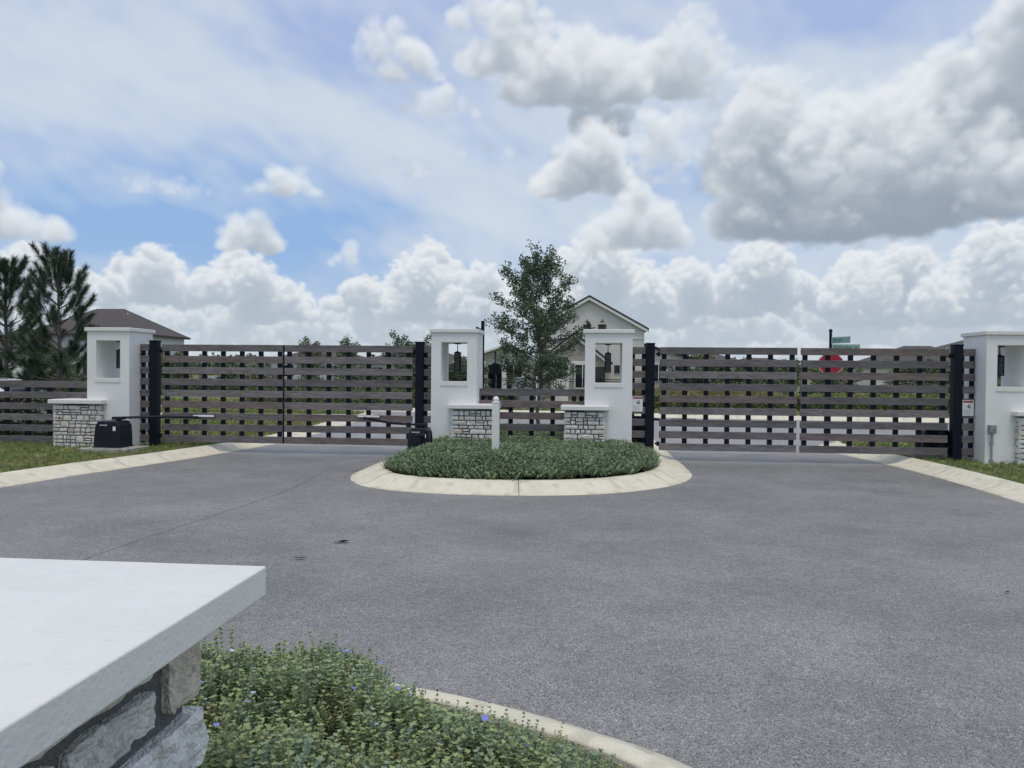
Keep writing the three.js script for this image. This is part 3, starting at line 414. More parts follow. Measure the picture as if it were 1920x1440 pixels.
{ const p = thing('opener_pad', 'concrete pad behind the black post by the conduit pillar', 'concrete pad', [7.98, 0, -0.42]); part('slab', rbox(0.8, 0.3, 0.6, 0.015, 0, 0.03, 0, 0.8), M.pad, p); opener([8.02, 0.182, -0.42], 0.5, 0.52, 0.4, 'black gate opener behind the post by the conduit pillar', null, false); }
{ const g = thing('photo_eye_post', 'small black sensor post in front of the opener among island plants', 'sensor post', [-1.46, 0.1, 1.42]); part('stand', rbox(0.085, 0.42, 0.07, 0.008, 0, 0.21, 0), M.black, g); part('hood', rbox(0.17, 0.05, 0.12, 0.012, -0.05, 0.43, 0.02), M.plastic, g); part('conduit_loop', new THREE.TubeGeometry(new THREE.CatmullRomCurve3([[0.03, 0.44, 0], [0.12, 0.50, -0.03], [0.15, 0.40, -0.05], [0.15, 0.12, -0.05]].map(p => new THREE.Vector3(...p))), 20, 0.013, 8), M.black, g); }
{ const g = thing('ball_post', 'white square post with a ball finial standing in the island plants', 'post', [-0.04, 0.1, 2.42]); part('shaft', rbox(0.115, 1.06, 0.115, 0.006, 0, 0.53, 0, 1), M.cap, g); part('collar', rbox(0.125, 0.02, 0.125, 0.006, 0, 1.068, 0), M.white, g); part('finial', new THREE.LatheGeometry([[0.001, 1.165], [0.02, 1.163], [0.037, 1.152], [0.049, 1.13], [0.051, 1.115], [0.046, 1.096], [0.034, 1.083], [0.03, 1.076]].map(([x, y]) => new THREE.Vector2(x, y)), 20), M.white, g); }
// conduit and switch box on the pillar
{ const g = thing('conduit_box', 'grey switch box and conduit running down the white pillar', 'electrical box', [8.66, 0, 0.42]); part('housing', rbox(0.125, 0.15, 0.075, 0.01, 0, 0.72, 0.04), M.grey, g); part('cover', rbox(0.105, 0.13, 0.012, 0.004, 0, 0.72, 0.083), M.grey, g); part('switch_lever', rbox(0.022, 0.05, 0.022, 0.004, 0.01, 0.725, 0.097), M.steel, g); part('conduit', cyl(0.015, 0.015, 0.6, 0, 0.345, 0.035), M.grey, g); for (const y of [0.47, 0.16]) part('clamp', rbox(0.06, 0.026, 0.04, 0.004, 0, y, 0.028), M.grey, g); }
// camera pole behind the island pillar and camera on the other
{ const g = thing('camera_pole', 'thin black camera pole behind the island pillar beside the oak', 'pole', [-0.70, 0, -0.95]); part('shaft', rbox(0.065, 2.72, 0.065, 0.005, 0, 1.36, 0), M.black, g); part('camera_arm', bar([0, 2.54, 0.02], [-0.09, 2.56, 0.06], 0.012), M.black, g); part('camera_body', cyl(0.03, 0.03, 0.13).rotateX(Math.PI / 2).translate(-0.1, 2.56, 0.09), M.plastic, g); }
{ const g = thing('security_camera', 'small black camera on top of the island pillar cap', 'camera', [1.47, 2.476, 0.1]); part('housing', rbox(0.065, 0.15, 0.09, 0.008, 0, 0.075, 0), M.plastic, g); part('lens', cyl(0.018, 0.018, 0.02).rotateX(Math.PI / 2).translate(0, 0.11, 0.05), M.glass, g); part('side_arm', bar([0.03, 0.03, 0], [0.13, 0.05, 0.02], 0.01), M.black, g); }

// ---------------------------------------------------------------- stone pedestal beside the camera
{
  const g = thing('stone_pedestal', 'stone faced pedestal with a broad white cap beside the flower bed', 'pedestal', [0, 0, 0]);
  const x1 = 0.335, x0 = -0.70, z0 = 12.90, z1 = 14.16, ph = 1.015;
  part('cap', rbox(1.24, 0.085, 1.56, 0.006, -0.18, 1.0575, 13.53, 1.1), M.cap, g);
  const core = part('core', box(x1 - x0 - 0.085, ph, z1 - z0 - 0.085, (x0 + x1) / 2, ph / 2, (z0 + z1) / 2), M.mortar, g);
  const R = rng(77); let k = 0;
  const side = (za, zb, ya, yb, out = 0, mat = 0) => { const s = part('stone', stoneGeo(zb - za, yb - ya, 0.07, 3.3 + k * 5.1, 14, 10, 0.011, 0.013), M.stone[mat], core); k++; s.rotation.y = Math.PI / 2; s.position.set(x1 - 0.012 + out, (ya + yb) / 2, (za + zb) / 2); };
  // the face towards the camera: corner stone, then courses with deep raked joints
  side(12.90, 13.045, 0.795, 1.012, 0.004, 3); side(13.115, 13.62, 0.925, 1.012, 0, 1); side(13.115, 13.43, 0.80, 0.888, 0.004, 2); side(12.885, 13.30, 0.60, 0.755, 0.014, 0); side(13.47, 13.80, 0.77, 0.89, 0, 1); side(13.345, 13.70, 0.585, 0.735, 0.006, 4); side(13.66, 14.14, 0.92, 1.012, 0, 0); side(13.84, 14.14, 0.75, 0.885, 0, 3); side(13.74, 14.14, 0.58, 0.715, 0, 1);
  for (let y = 0.02; y < 0.55;) { const h = 0.10 + 0.06 * R(); let z = 12.89; while (z < 14.05) { const w = Math.min(14.15 - z, 0.18 + 0.3 * R()); side(z, z + w - 0.03, y, Math.min(y + h - 0.03, 0.565), 0.006 * R(), Math.floor(R() * 5)); z += w; } y += h; }
  const Rb = rng(5); for (let y = 0.02; y < 0.98;) { const h = 0.11 + 0.05 * Rb(), hh = Math.min(h, 1.01 - y); let x = x0; while (x < x1 - 0.06) { const w = Math.min(x1 - 0.02 - x, 0.2 + 0.2 * Rb()); if (w > 0.06 && hh > 0.05) { const s = part('stone', stoneGeo(w - 0.03, hh - 0.028, 0.07, 90 + y * 40 + x * 9, 6, 4, 0.009, 0.01), M.stone[Math.floor(Rb() * 5)], core); s.rotation.y = Math.PI; s.position.set(x + w / 2, y + hh / 2, z0 + 0.012); } x += w; } y += h; }
}
console.log('gates done');

// ---------------------------------------------------------------- plants
const col = (r, g, b) => new THREE.Color().setRGB(r, g, b);
class Leaves {                                                        // a soup of small faces
  constructor() { this.p = []; this.n = []; }
  tri(a, b, c) { this.p.push(...a, ...b, ...c); }
  // a leaf folded along its rib: base, direction, side, length, half width
  leaf(b, d, s, l, w, fold = 0.25) { const n = new THREE.Vector3().crossVectors(s, d), t = b.clone().addScaledVector(d, l), m = b.clone().addScaledVector(d, l * 0.45), L = m.clone().addScaledVector(s, w).addScaledVector(n, w * fold), R = m.clone().addScaledVector(s, -w).addScaledVector(n, w * fold); this.tri(b.toArray(), t.toArray(), L.toArray()); this.tri(b.toArray(), R.toArray(), t.toArray()); }
  blade(b, d, s, l, w) { this.tri(b.clone().addScaledVector(s, w).toArray(), b.clone().addScaledVector(d, l).toArray(), b.clone().addScaledVector(s, -w).toArray()); }
  geo() { const g = new THREE.BufferGeometry(); g.setAttribute('position', new THREE.Float32BufferAttribute(this.p, 3)); g.computeVertexNormals(); return g; }
}
const dirOf = (az, el) => new THREE.Vector3(Math.cos(az) * Math.cos(el), Math.sin(el), Math.sin(az) * Math.cos(el));
const sideOf = d => new THREE.Vector3(-d.z, 0, d.x).normalize();
function instances(name, geo, mat, list, parent, label) {             // list of [x, y, z, yaw, tilt, tiltAz, scale, color]
  const im = new THREE.InstancedMesh(geo, mat, list.length), q = new THREE.Quaternion(), q2 = new THREE.Quaternion(), m = new THREE.Matrix4(), up = new THREE.Vector3(0, 1, 0);
  list.forEach(([x, y, z, yaw, tilt, ta, s, c], i) => { q.setFromAxisAngle(up, yaw); q2.setFromAxisAngle(new THREE.Vector3(Math.sin(ta), 0, -Math.cos(ta)), tilt); q2.multiply(q); m.compose(new THREE.Vector3(x, y, z), q2, Array.isArray(s) ? new THREE.Vector3(...s) : new THREE.Vector3(s, s, s)); im.setMatrixAt(i, m); im.setColorAt(i, c); });
  im.name = name; im.userData = { kind: 'stuff' }; if (label) im.userData.label = label; im.castShadow = im.receiveShadow = true; (parent ?? scene).add(im); return im;
}
// leafy upright sprig of the ground cover, about 0.24 m
function sprig(seed, h, whorls, ll, stems = 4, spread = 1) {
  const R = rng(seed), L = new Leaves();
  for (let q = 0; q < stems; q++) {
    const az = q * 6.283 / stems + R() * 1.2, out = spread * (q ? 0.35 + 0.5 * R() : 0.1), tip = dirOf(az, 1.57 - out).multiplyScalar(h * (0.72 + 0.4 * R())), foot = dirOf(az, 0).multiplyScalar(0.012);
    for (let k = 0; k < whorls; k++) {
      const t = 0.3 + 0.7 * (k + 0.6) / whorls, c = foot.clone().lerp(tip, t), n = k === whorls - 1 ? 5 : 3, a0 = k * 1.05 + R();
      for (let i = 0; i < n; i++) { const d = dirOf(a0 + i * 6.283 / n + R() * 0.5, 0.05 + 0.6 * t * t + (R() - 0.5) * 0.5), l = ll * (1.15 - 0.4 * t) * (0.8 + 0.4 * R()); L.leaf(c, d, sideOf(d), l, l * 0.40, 0.35); }
    }
    L.blade(foot, tip.clone().sub(foot).normalize(), dirOf(az + 1.57, 0), tip.length(), 0.002);
  }
  return L.geo();
}
function scatter(poly, n, R, keep) { const xs = poly.map(p => p[0]), zs = poly.map(p => p[1]), a = Math.min(...xs), b = Math.max(...xs), c = Math.min(...zs), d = Math.max(...zs), out = []; let tries = 0; while (out.length < n && tries++ < n * 12) { const x = a + (b - a) * R(), z = c + (d - c) * R(); if ((!keep || keep(x, z)) && inside(poly, x, z)) out.push([x, z]); } return out; }
const coverTones = [col(0.236, 0.325, 0.189), col(0.277, 0.377, 0.221), col(0.212, 0.290, 0.178), col(0.307, 0.371, 0.184), col(0.195, 0.273, 0.157), col(0.260, 0.348, 0.227)];
const mixTone = (R, x, z, tones, warm) => { const c = tones[Math.floor(R() * tones.length)].clone(), p = noise3(x * 1.3, 2, z * 1.3), k = 0.85 + 0.3 * R(); c.multiplyScalar(k); if (p > 0.05) c.lerp(warm, clamp(p * 1.3) * 0.45); return c; };
// island bed
{
  const R = rng(501), edge = innerIsland.filter((_, i) => i % 2 === 0), obstacles = [[-1.13, -0.22, -0.5, 0.56], [1.0, 1.84, -0.5, 0.56], [-1.54, -0.6, -0.46, 0.44], [1.4, 2.31, -0.46, 0.44]];
  const free = (x, z) => z > -1.4 && !obstacles.some(([a, b, c, d]) => x > a && x < b && z > c && z < d);
  const kinds = [1, 2, 3].map(k => sprig(k, 0.16, 6, 0.024, 5, 1.15)), lists = [[], [], []];
  for (const [x, z] of scatter(innerIsland, 10500, R, (x, z) => free(x, z) && edgeDist(edge, x, z) > 0.03)) {
    const d = edgeDist(edge, x, z), mound = 0.03 + 0.14 * sstep(0, 0.6, d) + 0.05 * noise3(x * 1.6, 0, z * 1.6) + 0.05 * noise3(x * 4.5, 1, z * 4.5), s = 0.8 + 0.45 * R();
    const out = 0.5; lists[Math.floor(R() * 3)].push([x, 0.09 + Math.max(-0.02, mound), z, R() * 6.3, out * R(), R() * 6.3, s, mixTone(R, x, z, coverTones, col(0.25, 0.27, 0.14))]);
  }
  lists.forEach((l, i) => { if (i === 0) { const g = instances('ground_cover', kinds[0], M.leaf, l); g.userData = { kind: 'stuff', label: 'dense grey green ground cover filling the island between the gates', category: 'ground cover' }; } else { const g = instances('ground_cover', kinds[i], M.leaf, l); g.name = `ground_cover_00${i}`; g.userData = { kind: 'stuff', label: 'dense grey green ground cover filling the island between the gates', category: 'ground cover' }; } });
}
// flower bed near the camera
{
  const R = rng(502), edge = innerCall.filter((_, i) => i % 2 === 0), near = (x, z) => z < 13.7 && z > 10.9 && x > -1.6 && x < 2.6 && !(x < 0.30 && z > 12.93 && x > -0.66);
  const kinds = [11, 12, 13, 14].map(k => sprig(k, 0.19, 10, 0.0185, 4, 0.55)), lists = [[], [], [], []];
  const bedPoly = offset(P.call, -0.30), hubs = scatter(bedPoly, 120, R, near).map(([x, z]) => [x, z, 0.16 + 0.16 * R(), 0.10 + 0.14 * R()]);
  const warm = col(0.419, 0.434, 0.116), fl = [];
  for (const [x, z] of scatter(bedPoly, 6200, R, near)) {
    let dome = 0; for (const [hx, hz, hr, hh] of hubs) { const q = 1 - ((x - hx) * (x - hx) + (z - hz) * (z - hz)) / (hr * hr); if (q > 0) dome = Math.max(dome, hh * Math.sqrt(q)); } if (dome < 0.03 && R() < 0.55) continue; if (x > 0.62 && (!inside(innerCall, x, z) || edgeDist(edge, x, z) < 0.11 + 0.09 * R())) continue;
    const inBed = inside(innerCall, x, z), d = inBed ? edgeDist(edge, x, z) : 0, mound = 0.72 * dome * (x > 0.4 ? sstep(0.1, 0.6, d) : 0.25 + 0.75 * sstep(0, 0.35, d)) * (1 - 0.6 * sstep(0.2, 0.9, x)) + 0.035 * sstep(0, 0.3, d) + 0.03 * noise3(x * 6, 1, z * 6), s = (0.7 + 0.5 * R()) * (x > 0.4 ? 0.42 + 0.58 * sstep(0.05, 0.55, d) : 0.72 + 0.28 * sstep(0, 0.25, d));
    const y = 0.07 + Math.max(-0.03, mound), tones = [col(0.304, 0.370, 0.175), col(0.275, 0.359, 0.209), col(0.341, 0.406, 0.186), col(0.244, 0.306, 0.148), col(0.281, 0.376, 0.244)];
    const c = mixTone(R, x, z, tones, warm); if (R() < 0.02) c.lerp(col(0.248, 0.155, 0.062), 0.5);
    lists[Math.floor(R() * 4)].push([x, y, z, R() * 6.3, 0.42 * R() * R() + 0.05, R() * 6.3, [s, s * (R() < 0.05 ? 1.45 : 0.9 + 0.25 * R()), s], c]);
    if (fl.length < 90 && R() < 0.02) fl.push([x, y + 0.195 * s + 0.012, z, R() * 6.3, 0.7 * R(), R() * 6.3, 0.8 + 0.5 * R(), R() < 0.8 ? col(0.22, 0.27, 0.70) : col(0.55, 0.58, 0.78)]);
  }
  lists.forEach((l, i) => { const g = instances(i ? `flowering_ground_cover_00${i}` : 'flowering_ground_cover', kinds[i], M.leaf, l); g.userData = { kind: 'stuff', label: 'leafy ground cover with small blue flowers beside the stone pedestal', category: 'ground cover' }; });
  const F = new Leaves(); for (let i = 0; i < 5; i++) { const d = dirOf(i * 1.2566, 0.25), s = sideOf(d), b = new THREE.Vector3(); const t = d.clone().multiplyScalar(0.0125), l = d.clone().multiplyScalar(0.009).addScaledVector(s, 0.0075), r = d.clone().multiplyScalar(0.009).addScaledVector(s, -0.0075); F.tri(b.toArray(), l.toArray(), t.toArray()); F.tri(b.toArray(), t.toArray(), r.toArray()); }
  const g = instances('flowers', F.geo(), M.leaf, fl); g.userData = { kind: 'stuff', label: 'tiny blue flowers among the leaves beside the stone pedestal', category: 'flowers' };
}
// grass
function tuft(seed, n, h, w) { const R = rng(seed), L = new Leaves(); for (let i = 0; i < n; i++) { const b = dirOf(R() * 6.3, 0).multiplyScalar(0.035 * R()), d = dirOf(R() * 6.3, 0.75 + 0.75 * R()), s = dirOf(R() * 6.3, 0), l = h * (0.6 + 0.6 * R()), mid = b.clone().addScaledVector(d, l * 0.55), bend = d.clone().lerp(dirOf(Math.atan2(d.z, d.x), 0.2), 0.5).normalize(); L.tri(b.clone().addScaledVector(s, w).toArray(), mid.clone().addScaledVector(s, w * 0.8).toArray(), b.clone().addScaledVector(s, -w).toArray()); L.tri(mid.clone().addScaledVector(s, w * 0.8).toArray(), mid.clone().addScaledVector(s, -w * 0.8).toArray(), b.clone().addScaledVector(s, -w).toArray()); L.tri(mid.clone().addScaledVector(s, w * 0.8).toArray(), mid.clone().addScaledVector(bend, l * 0.5).toArray(), mid.clone().addScaledVector(s, -w * 0.8).toArray()); } return L.geo(); }
{
  const t1 = tuft(61, 16, 0.075, 0.0028), t2 = tuft(62, 14, 0.10, 0.006), greens = [col(0.173, 0.247, 0.068), col(0.210, 0.270, 0.075), col(0.150, 0.225, 0.068), col(0.255, 0.262, 0.098)], dry = col(0.345, 0.285, 0.143);
  const grow = (name, geo, poly, n, seed, keep, y, label, sc = 1) => { const R = rng(seed); const g = instances(name, geo, M.leaf, scatter(poly, n, R, keep).map(([x, z]) => { const c = greens[Math.floor(R() * 4)].clone().multiplyScalar(0.85 + 0.3 * R()), p = noise3(x * 0.8, 3, z * 0.8) + 0.5 * noise3(x * 2.6, 1, z * 2.6); if (p > 0) c.lerp(dry, clamp(p * 1.1)); return [x, y - 0.005, z, R() * 6.3, 0.3 * R(), R() * 6.3, sc * (0.7 + 0.6 * R()), c]; })); g.userData = { kind: 'stuff', label, category: 'grass' }; };
  grow('grass', t1, lawnL, 24000, 601, (x, z) => x > -13.5 && x < -5 && z > -0.9 && z < 6.2 && !(x > -8.01 && x < -7.03 && z > 0.61 && z < 1.35), 0.095, 'short green lawn grass beside the boxed opener and stone plinth');
  grow('grass_001', t1, lawnR, 15000, 602, (x, z) => x > 7 && x < 12 && z > -2.6 && z < 5.5, 0.095, 'short grass along the kerb below the conduit pillar');
  grow('grass_002', t2, lawnL, 15000, 603, (x, z) => x > -24 && x < -5 && z <= -0.9 && z > -15 && !(z < -7.2 + (x + 50) * -0.06 && z > -12.2), 0.095, 'lawn grass behind the slatted gate by the pine trees', 1.1);
  grow('grass_003', t2, lawnR, 7000, 604, (x, z) => x > 7 && x < 20 && z <= -2.6 && z > -6, 0.095, 'grass round the foot of the stop sign', 1.0);
  grow('grass_004', t2, innerIsland, 3200, 605, (x, z) => z < -1.2, 0.10, 'grass under the oak on the island behind the pillars', 1.3);
  grow('grass_005', t2, lawnF, 12000, 606, (x, z) => x > -30 && x < 40 && z > -24, 0.09, 'rough grass verge beyond the cross street', 1.5);
}
console.log('cover done');

// ---------------------------------------------------------------- trees
function limb(a, b, r0, r1, n = 6) { const A = new THREE.Vector3(...a), B = new THREE.Vector3(...b), d = B.clone().sub(A), g = new THREE.CylinderGeometry(r1, r0, d.length(), n, 1, true); g.applyQuaternion(new THREE.Quaternion().setFromUnitVectors(new THREE.Vector3(0, 1, 0), d.clone().normalize())); const m = A.add(B).multiplyScalar(0.5); return g.translate(m.x, m.y, m.z); }
function clump(seed, n, rad, ll, wr) { const R = rng(seed), L = new Leaves(); for (let i = 0; i < n; i++) { const p = dirOf(R() * 6.3, Math.asin(2 * R() - 1)).multiplyScalar(rad * Math.cbrt(R())), d = dirOf(R() * 6.3, (R() - 0.35) * 1.6), s = new THREE.Vector3(R() - 0.5, R() - 0.5, R() - 0.5).cross(d).normalize(); const l = ll * (0.7 + 0.6 * R()); L.leaf(p, d, s, l, l * wr, 0.3); } return L.geo(); }
// broadleaf tree: trunk, limbs, twigs with leaf clumps; profile(t) gives the crown radius from its foot to its top
function broadleaf(g, seed, { h, foot, profile, n, tw, ck, tones, r0, rise = 0.7, perTwig = 3, cs = [0.8, 1.3] }) {
  const R = rng(seed), wood = [], list = []; const lead = t => new THREE.Vector3(0.10 * h * noise3(seed, t * 1.7, 0.3), h * t, 0.10 * h * noise3(0.7, t * 1.7, seed)).multiply(new THREE.Vector3(t > 0 ? 1 : 0, 1, t > 0 ? 1 : 0));
  for (let i = 0; i < 9; i++) { const t0 = i / 10, t1 = (i + 1) / 10; wood.push(limb(lead(t0).toArray(), lead(t1).toArray(), r0 * (1 - t0 * 0.9), r0 * (1 - t1 * 0.9), 9)); }
  const put = (p, s) => list.push([p.x, p.y, p.z, R() * 6.3, R() * 0.9, R() * 6.3, s, tones[Math.floor(R() * tones.length)].clone().multiplyScalar(0.8 + 0.4 * R())]);
  for (let i = 0; i < n; i++) {
    const f = (i + 0.5) / n, t = foot / h + (1 - foot / h) * Math.pow(f, 0.95) * 0.96, a = i * 2.39996 + R() * 0.7, len = profile((t * h - foot) / (h - foot)) * (0.72 + 0.42 * R()), el = rise * (0.35 + 0.75 * f) + (R() - 0.5) * 0.35, d = dirOf(a, el), A = lead(t), B = A.clone().addScaledVector(d, len / Math.max(0.45, Math.cos(el)));
    B.y += -0.12 * len * (1 - f); const rr = r0 * 0.36 * (1 - 0.7 * f); wood.push(limb(A.toArray(), B.toArray(), rr, rr * 0.25, 5));
    const L = B.distanceTo(A), k2 = Math.max(3, Math.round(L * tw));
    for (let k = 0; k < k2; k++) {
      const u = 0.22 + 0.78 * (k + R()) / k2, C = A.clone().lerp(B, u), d2 = dirOf(a + (R() - 0.5) * 2.6, el + (R() - 0.3) * 1.1), l2 = (0.16 + 0.26 * R()) * Math.min(1, 0.5 + L * 0.5) * h / 4.8, E = C.clone().addScaledVector(d2, l2);
      wood.push(limb(C.toArray(), E.toArray(), rr * 0.3 + 0.002, 0.002, 3)); for (let q = 0; q < perTwig; q++) put(C.clone().lerp(E, 0.35 + 0.7 * (q + R()) / perTwig).add(new THREE.Vector3(R() - 0.5, R() - 0.5, R() - 0.5).multiplyScalar(0.10)), cs[0] + (cs[1] - cs[0]) * R());
    }
    for (let q = 0; q < 2; q++) put(B.clone().add(new THREE.Vector3(R() - 0.5, R() - 0.2, R() - 0.5).multiplyScalar(0.08)), cs[0] + (cs[1] - cs[0]) * R() * 0.6);
  }
  for (let q = 0; q < 6; q++) put(lead(0.9).add(new THREE.Vector3((R() - 0.5) * 0.12, h * 0.09 * R(), (R() - 0.5) * 0.12)), cs[0] * 0.8);
  part('trunk', merge(wood), M.bark, g); instances('crown', ck, M.leaf, list, g); return g;
}
{
  const g = thing('oak_tree', 'young live oak standing between the two island pillars', 'tree', [0.26, 0.09, -5.5]);
  broadleaf(g, 4, { h: 4.35, foot: 1.0, n: 54, tw: 8.4, ck: clump(71, 13, 0.105, 0.062, 0.30), r0: 0.055, rise: 0.8, perTwig: 3, cs: [0.75, 1.25], profile: t => 0.10 + 1.20 * Math.min(1, 0.55 + t * 2) * Math.pow(1 - Math.pow(clamp(t), 1.7), 0.62), tones: [col(0.075, 0.115, 0.062), col(0.095, 0.14, 0.072), col(0.06, 0.098, 0.058), col(0.115, 0.155, 0.082)] });
}
// pines: whorls of up-curved boughs ending in brushes of long needles
function brush(seed, len, n, nl) { const R = rng(seed), L = new Leaves(); for (let i = 0; i < n; i++) { const t = Math.pow(R(), 0.8), c = new THREE.Vector3(0, len * t, 0), el = 0.35 + 0.65 * t + (R() - 0.5) * 0.35, d = dirOf(R() * 6.3, el); const s = new THREE.Vector3(R() - 0.5, R() - 0.5, R() - 0.5).cross(d).normalize(); L.blade(c, d, s, nl * (0.75 + 0.4 * R()), 0.0042); } return L.geo(); }
const brushes = [brush(81, 0.52, 420, 0.20), brush(82, 0.40, 340, 0.19)];
function pine(label, pos, h, seed, spread) {
  const g = thing('pine_tree', label, 'tree', pos, 0, 'pine trees'), R = rng(seed), wood = [], lists = [[], []], tones = [col(0.058, 0.098, 0.058), col(0.068, 0.112, 0.06), col(0.05, 0.086, 0.056), col(0.105, 0.13, 0.055)];
  wood.push(limb([0, 0, 0], [0.03, h * 0.5, 0], 0.075, 0.05, 9), limb([0.03, h * 0.5, 0], [0, h * 0.93, 0.02], 0.05, 0.02, 8));
  const put = (p, tilt, ta, s, low) => { const k = R() < 0.6 ? 0 : 1; const c = tones[Math.floor(R() * 3)].clone().multiplyScalar(0.8 + 0.4 * R()); if (R() < 0.18) c.lerp(tones[3], 0.7); lists[k].push([p.x, p.y, p.z, R() * 6.3, tilt, ta, s, c]); };
  put(new THREE.Vector3(0, h * 0.9, 0), 0.05, 0, 1.15);
  for (let w = 0; w < 9; w++) {
    const f = w / 8, y = h * (0.16 + 0.74 * f), n = 5, L = spread * (1 - 0.62 * Math.pow(f, 1.3)) * (0.85 + 0.2 * R());
    for (let i = 0; i < n; i++) {
      const a = i * 6.283 / n + w * 0.9 + R() * 0.4, e1 = 0.15 + 0.65 * f, A = new THREE.Vector3(0.02, y + (R() - 0.5) * 0.15, 0), B = A.clone().addScaledVector(dirOf(a, e1), L * 0.6), C = B.clone().addScaledVector(dirOf(a, e1 + 0.5), L * 0.45);
      wood.push(limb(A.toArray(), B.toArray(), 0.022, 0.014, 5), limb(B.toArray(), C.toArray(), 0.014, 0.007, 4));
      put(C.clone().addScaledVector(dirOf(a, 0.6), -0.1), 0.55 - 0.45 * f + 0.25 * R(), a, 0.95 + 0.25 * R(), f < 0.4);
      for (let q = 0; q < 2; q++) { const u = 0.35 + 0.6 * R(), S = (u < 0.6 ? A.clone().lerp(B, u / 0.6) : B.clone().lerp(C, (u - 0.6) / 0.4)), a2 = a + (R() - 0.5) * 2.4, E = S.clone().addScaledVector(dirOf(a2, 0.5), 0.16 + 0.2 * R()); wood.push(limb(S.toArray(), E.toArray(), 0.008, 0.005, 3)); put(E.addScaledVector(dirOf(a2, 0.5), -0.06), 0.75 - 0.5 * f + 0.3 * R(), a2, 0.75 + 0.3 * R(), f < 0.4); }
    }
  }
  part('trunk', merge(wood), M.bark, g); lists.forEach((l, i) => instances('needles', brushes[i], M.needle, l, g)); return g;
}
pine('bushy long needled pine right behind the low fence beside the pillar', [-13.65, 0.09, -6.0], 4.6, 91, 1.2);
pine('darker long needled pine farther along the low fence', [-15.75, 0.09, -6.6], 4.55, 92, 1.15);
pine('pine tree top rising beyond the conduit pillar', [17.6, 0, -9.5], 4.75, 93, 1.2);
console.log('trees done');

// ---------------------------------------------------------------- stop sign with street names, sign seen from behind
function octagon(r) { return new THREE.Shape([...Array(8).keys()].map(i => new THREE.Vector2(r * Math.cos((i + 0.5) * Math.PI / 4), r * Math.sin((i + 0.5) * Math.PI / 4)))); }
function textTex(w, h, draw) { const cv = document.createElement('canvas'); cv.width = w; cv.height = h; const c = cv.getContext('2d'); draw(c); const t = new THREE.CanvasTexture(cv); t.colorSpace = THREE.SRGBColorSpace; return t; }
{
  const g = thing('stop_sign', 'red stop sign with green street names behind the slatted gate', 'stop sign', [7.74, 0.09, -5.6]);
  part('post', cyl(0.035, 0.035, 2.62, 0, 1.31, 0), M.black, g); part('finial', new THREE.LatheGeometry([[0.001, 2.76], [0.03, 2.75], [0.047, 2.72], [0.045, 2.69], [0.025, 2.66], [0.04, 2.645], [0.04, 2.62]].map(([x, y]) => new THREE.Vector2(x, y)), 14), M.black, g);
  const r = 0.325, stop = textTex(512, 512, c => { c.fillStyle = '#eceded'; c.fillRect(0, 0, 512, 512); c.fillStyle = '#a11f33'; c.beginPath(); for (let i = 0; i < 8; i++) { const a = (i + 0.5) * Math.PI / 4; c.lineTo(256 + 243 * Math.cos(a), 256 + 243 * Math.sin(a)); } c.fill(); c.fillStyle = '#eceded'; c.font = 'bold 150px sans-serif'; c.textAlign = 'center'; c.textBaseline = 'middle'; c.fillText('STOP', 256, 260, 380); });
  const pl = part('plate', new THREE.ExtrudeGeometry(octagon(r), { depth: 0.006, bevelEnabled: false }).translate(0, 1.86, 0.045), M.black, g); const face = new THREE.ShapeGeometry(octagon(r * 0.985)); const p = face.attributes.position; for (let i = 0; i < p.count; i++) face.attributes.uv.setXY(i, 0.5 + p.getX(i) / (2 * r), 0.5 + p.getY(i) / (2 * r)); part('face', face.translate(0, 1.86, 0.0545), std({ map: stop, roughness: 0.4 }), pl);
  const blade = (txt, w, sub) => textTex(512, 128, c => { c.fillStyle = '#cfdcd8'; c.fillRect(0, 0, 512, 128); c.fillStyle = '#86aba1'; c.fillRect(8, 8, 496, 112); c.fillStyle = '#2c4440'; c.font = 'bold 74px sans-serif'; c.textBaseline = 'middle'; if (txt) { c.fillText(txt, 30, 68, 330); c.font = 'bold 46px sans-serif'; c.fillText('Dr', 420, 60); } else { c.fillRect(40, 40, 300, 14); c.fillRect(40, 76, 240, 14); } });
  const nb = part('name_blade', new THREE.BoxGeometry(0.70, 0.17, 0.008).translate(0.39, 2.28, 0), M.black, g); part('lettering', new THREE.PlaneGeometry(0.695, 0.165).translate(0.39, 2.28, 0.0085), std({ map: blade('Oaks Elm'), roughness: 0.5 }), nb);
  const nb2 = part('name_blade', new THREE.BoxGeometry(0.62, 0.17, 0.008).translate(0.35, 0, 0), M.black, g, [0, 2.46, 0]); nb2.rotation.y = -1.12; part('lettering', new THREE.PlaneGeometry(0.615, 0.165).translate(0.35, 0, 0.0085), std({ map: blade(''), roughness: 0.5 }), nb2);
}
{ const g = thing('stop_sign', 'black stop sign seen from behind beside the camera pole', 'stop sign', [-3.0, 0, -24]); part('post', cyl(0.04, 0.04, 2.65, 0, 1.325, 0), M.black, g); part('plate', new THREE.ExtrudeGeometry(octagon(0.33), { depth: 0.02, bevelEnabled: false }).translate(0, 1.82, -0.06), M.black, g); part('finial', new THREE.SphereGeometry(0.05, 12, 8).translate(0, 2.66, 0), M.black, g); }

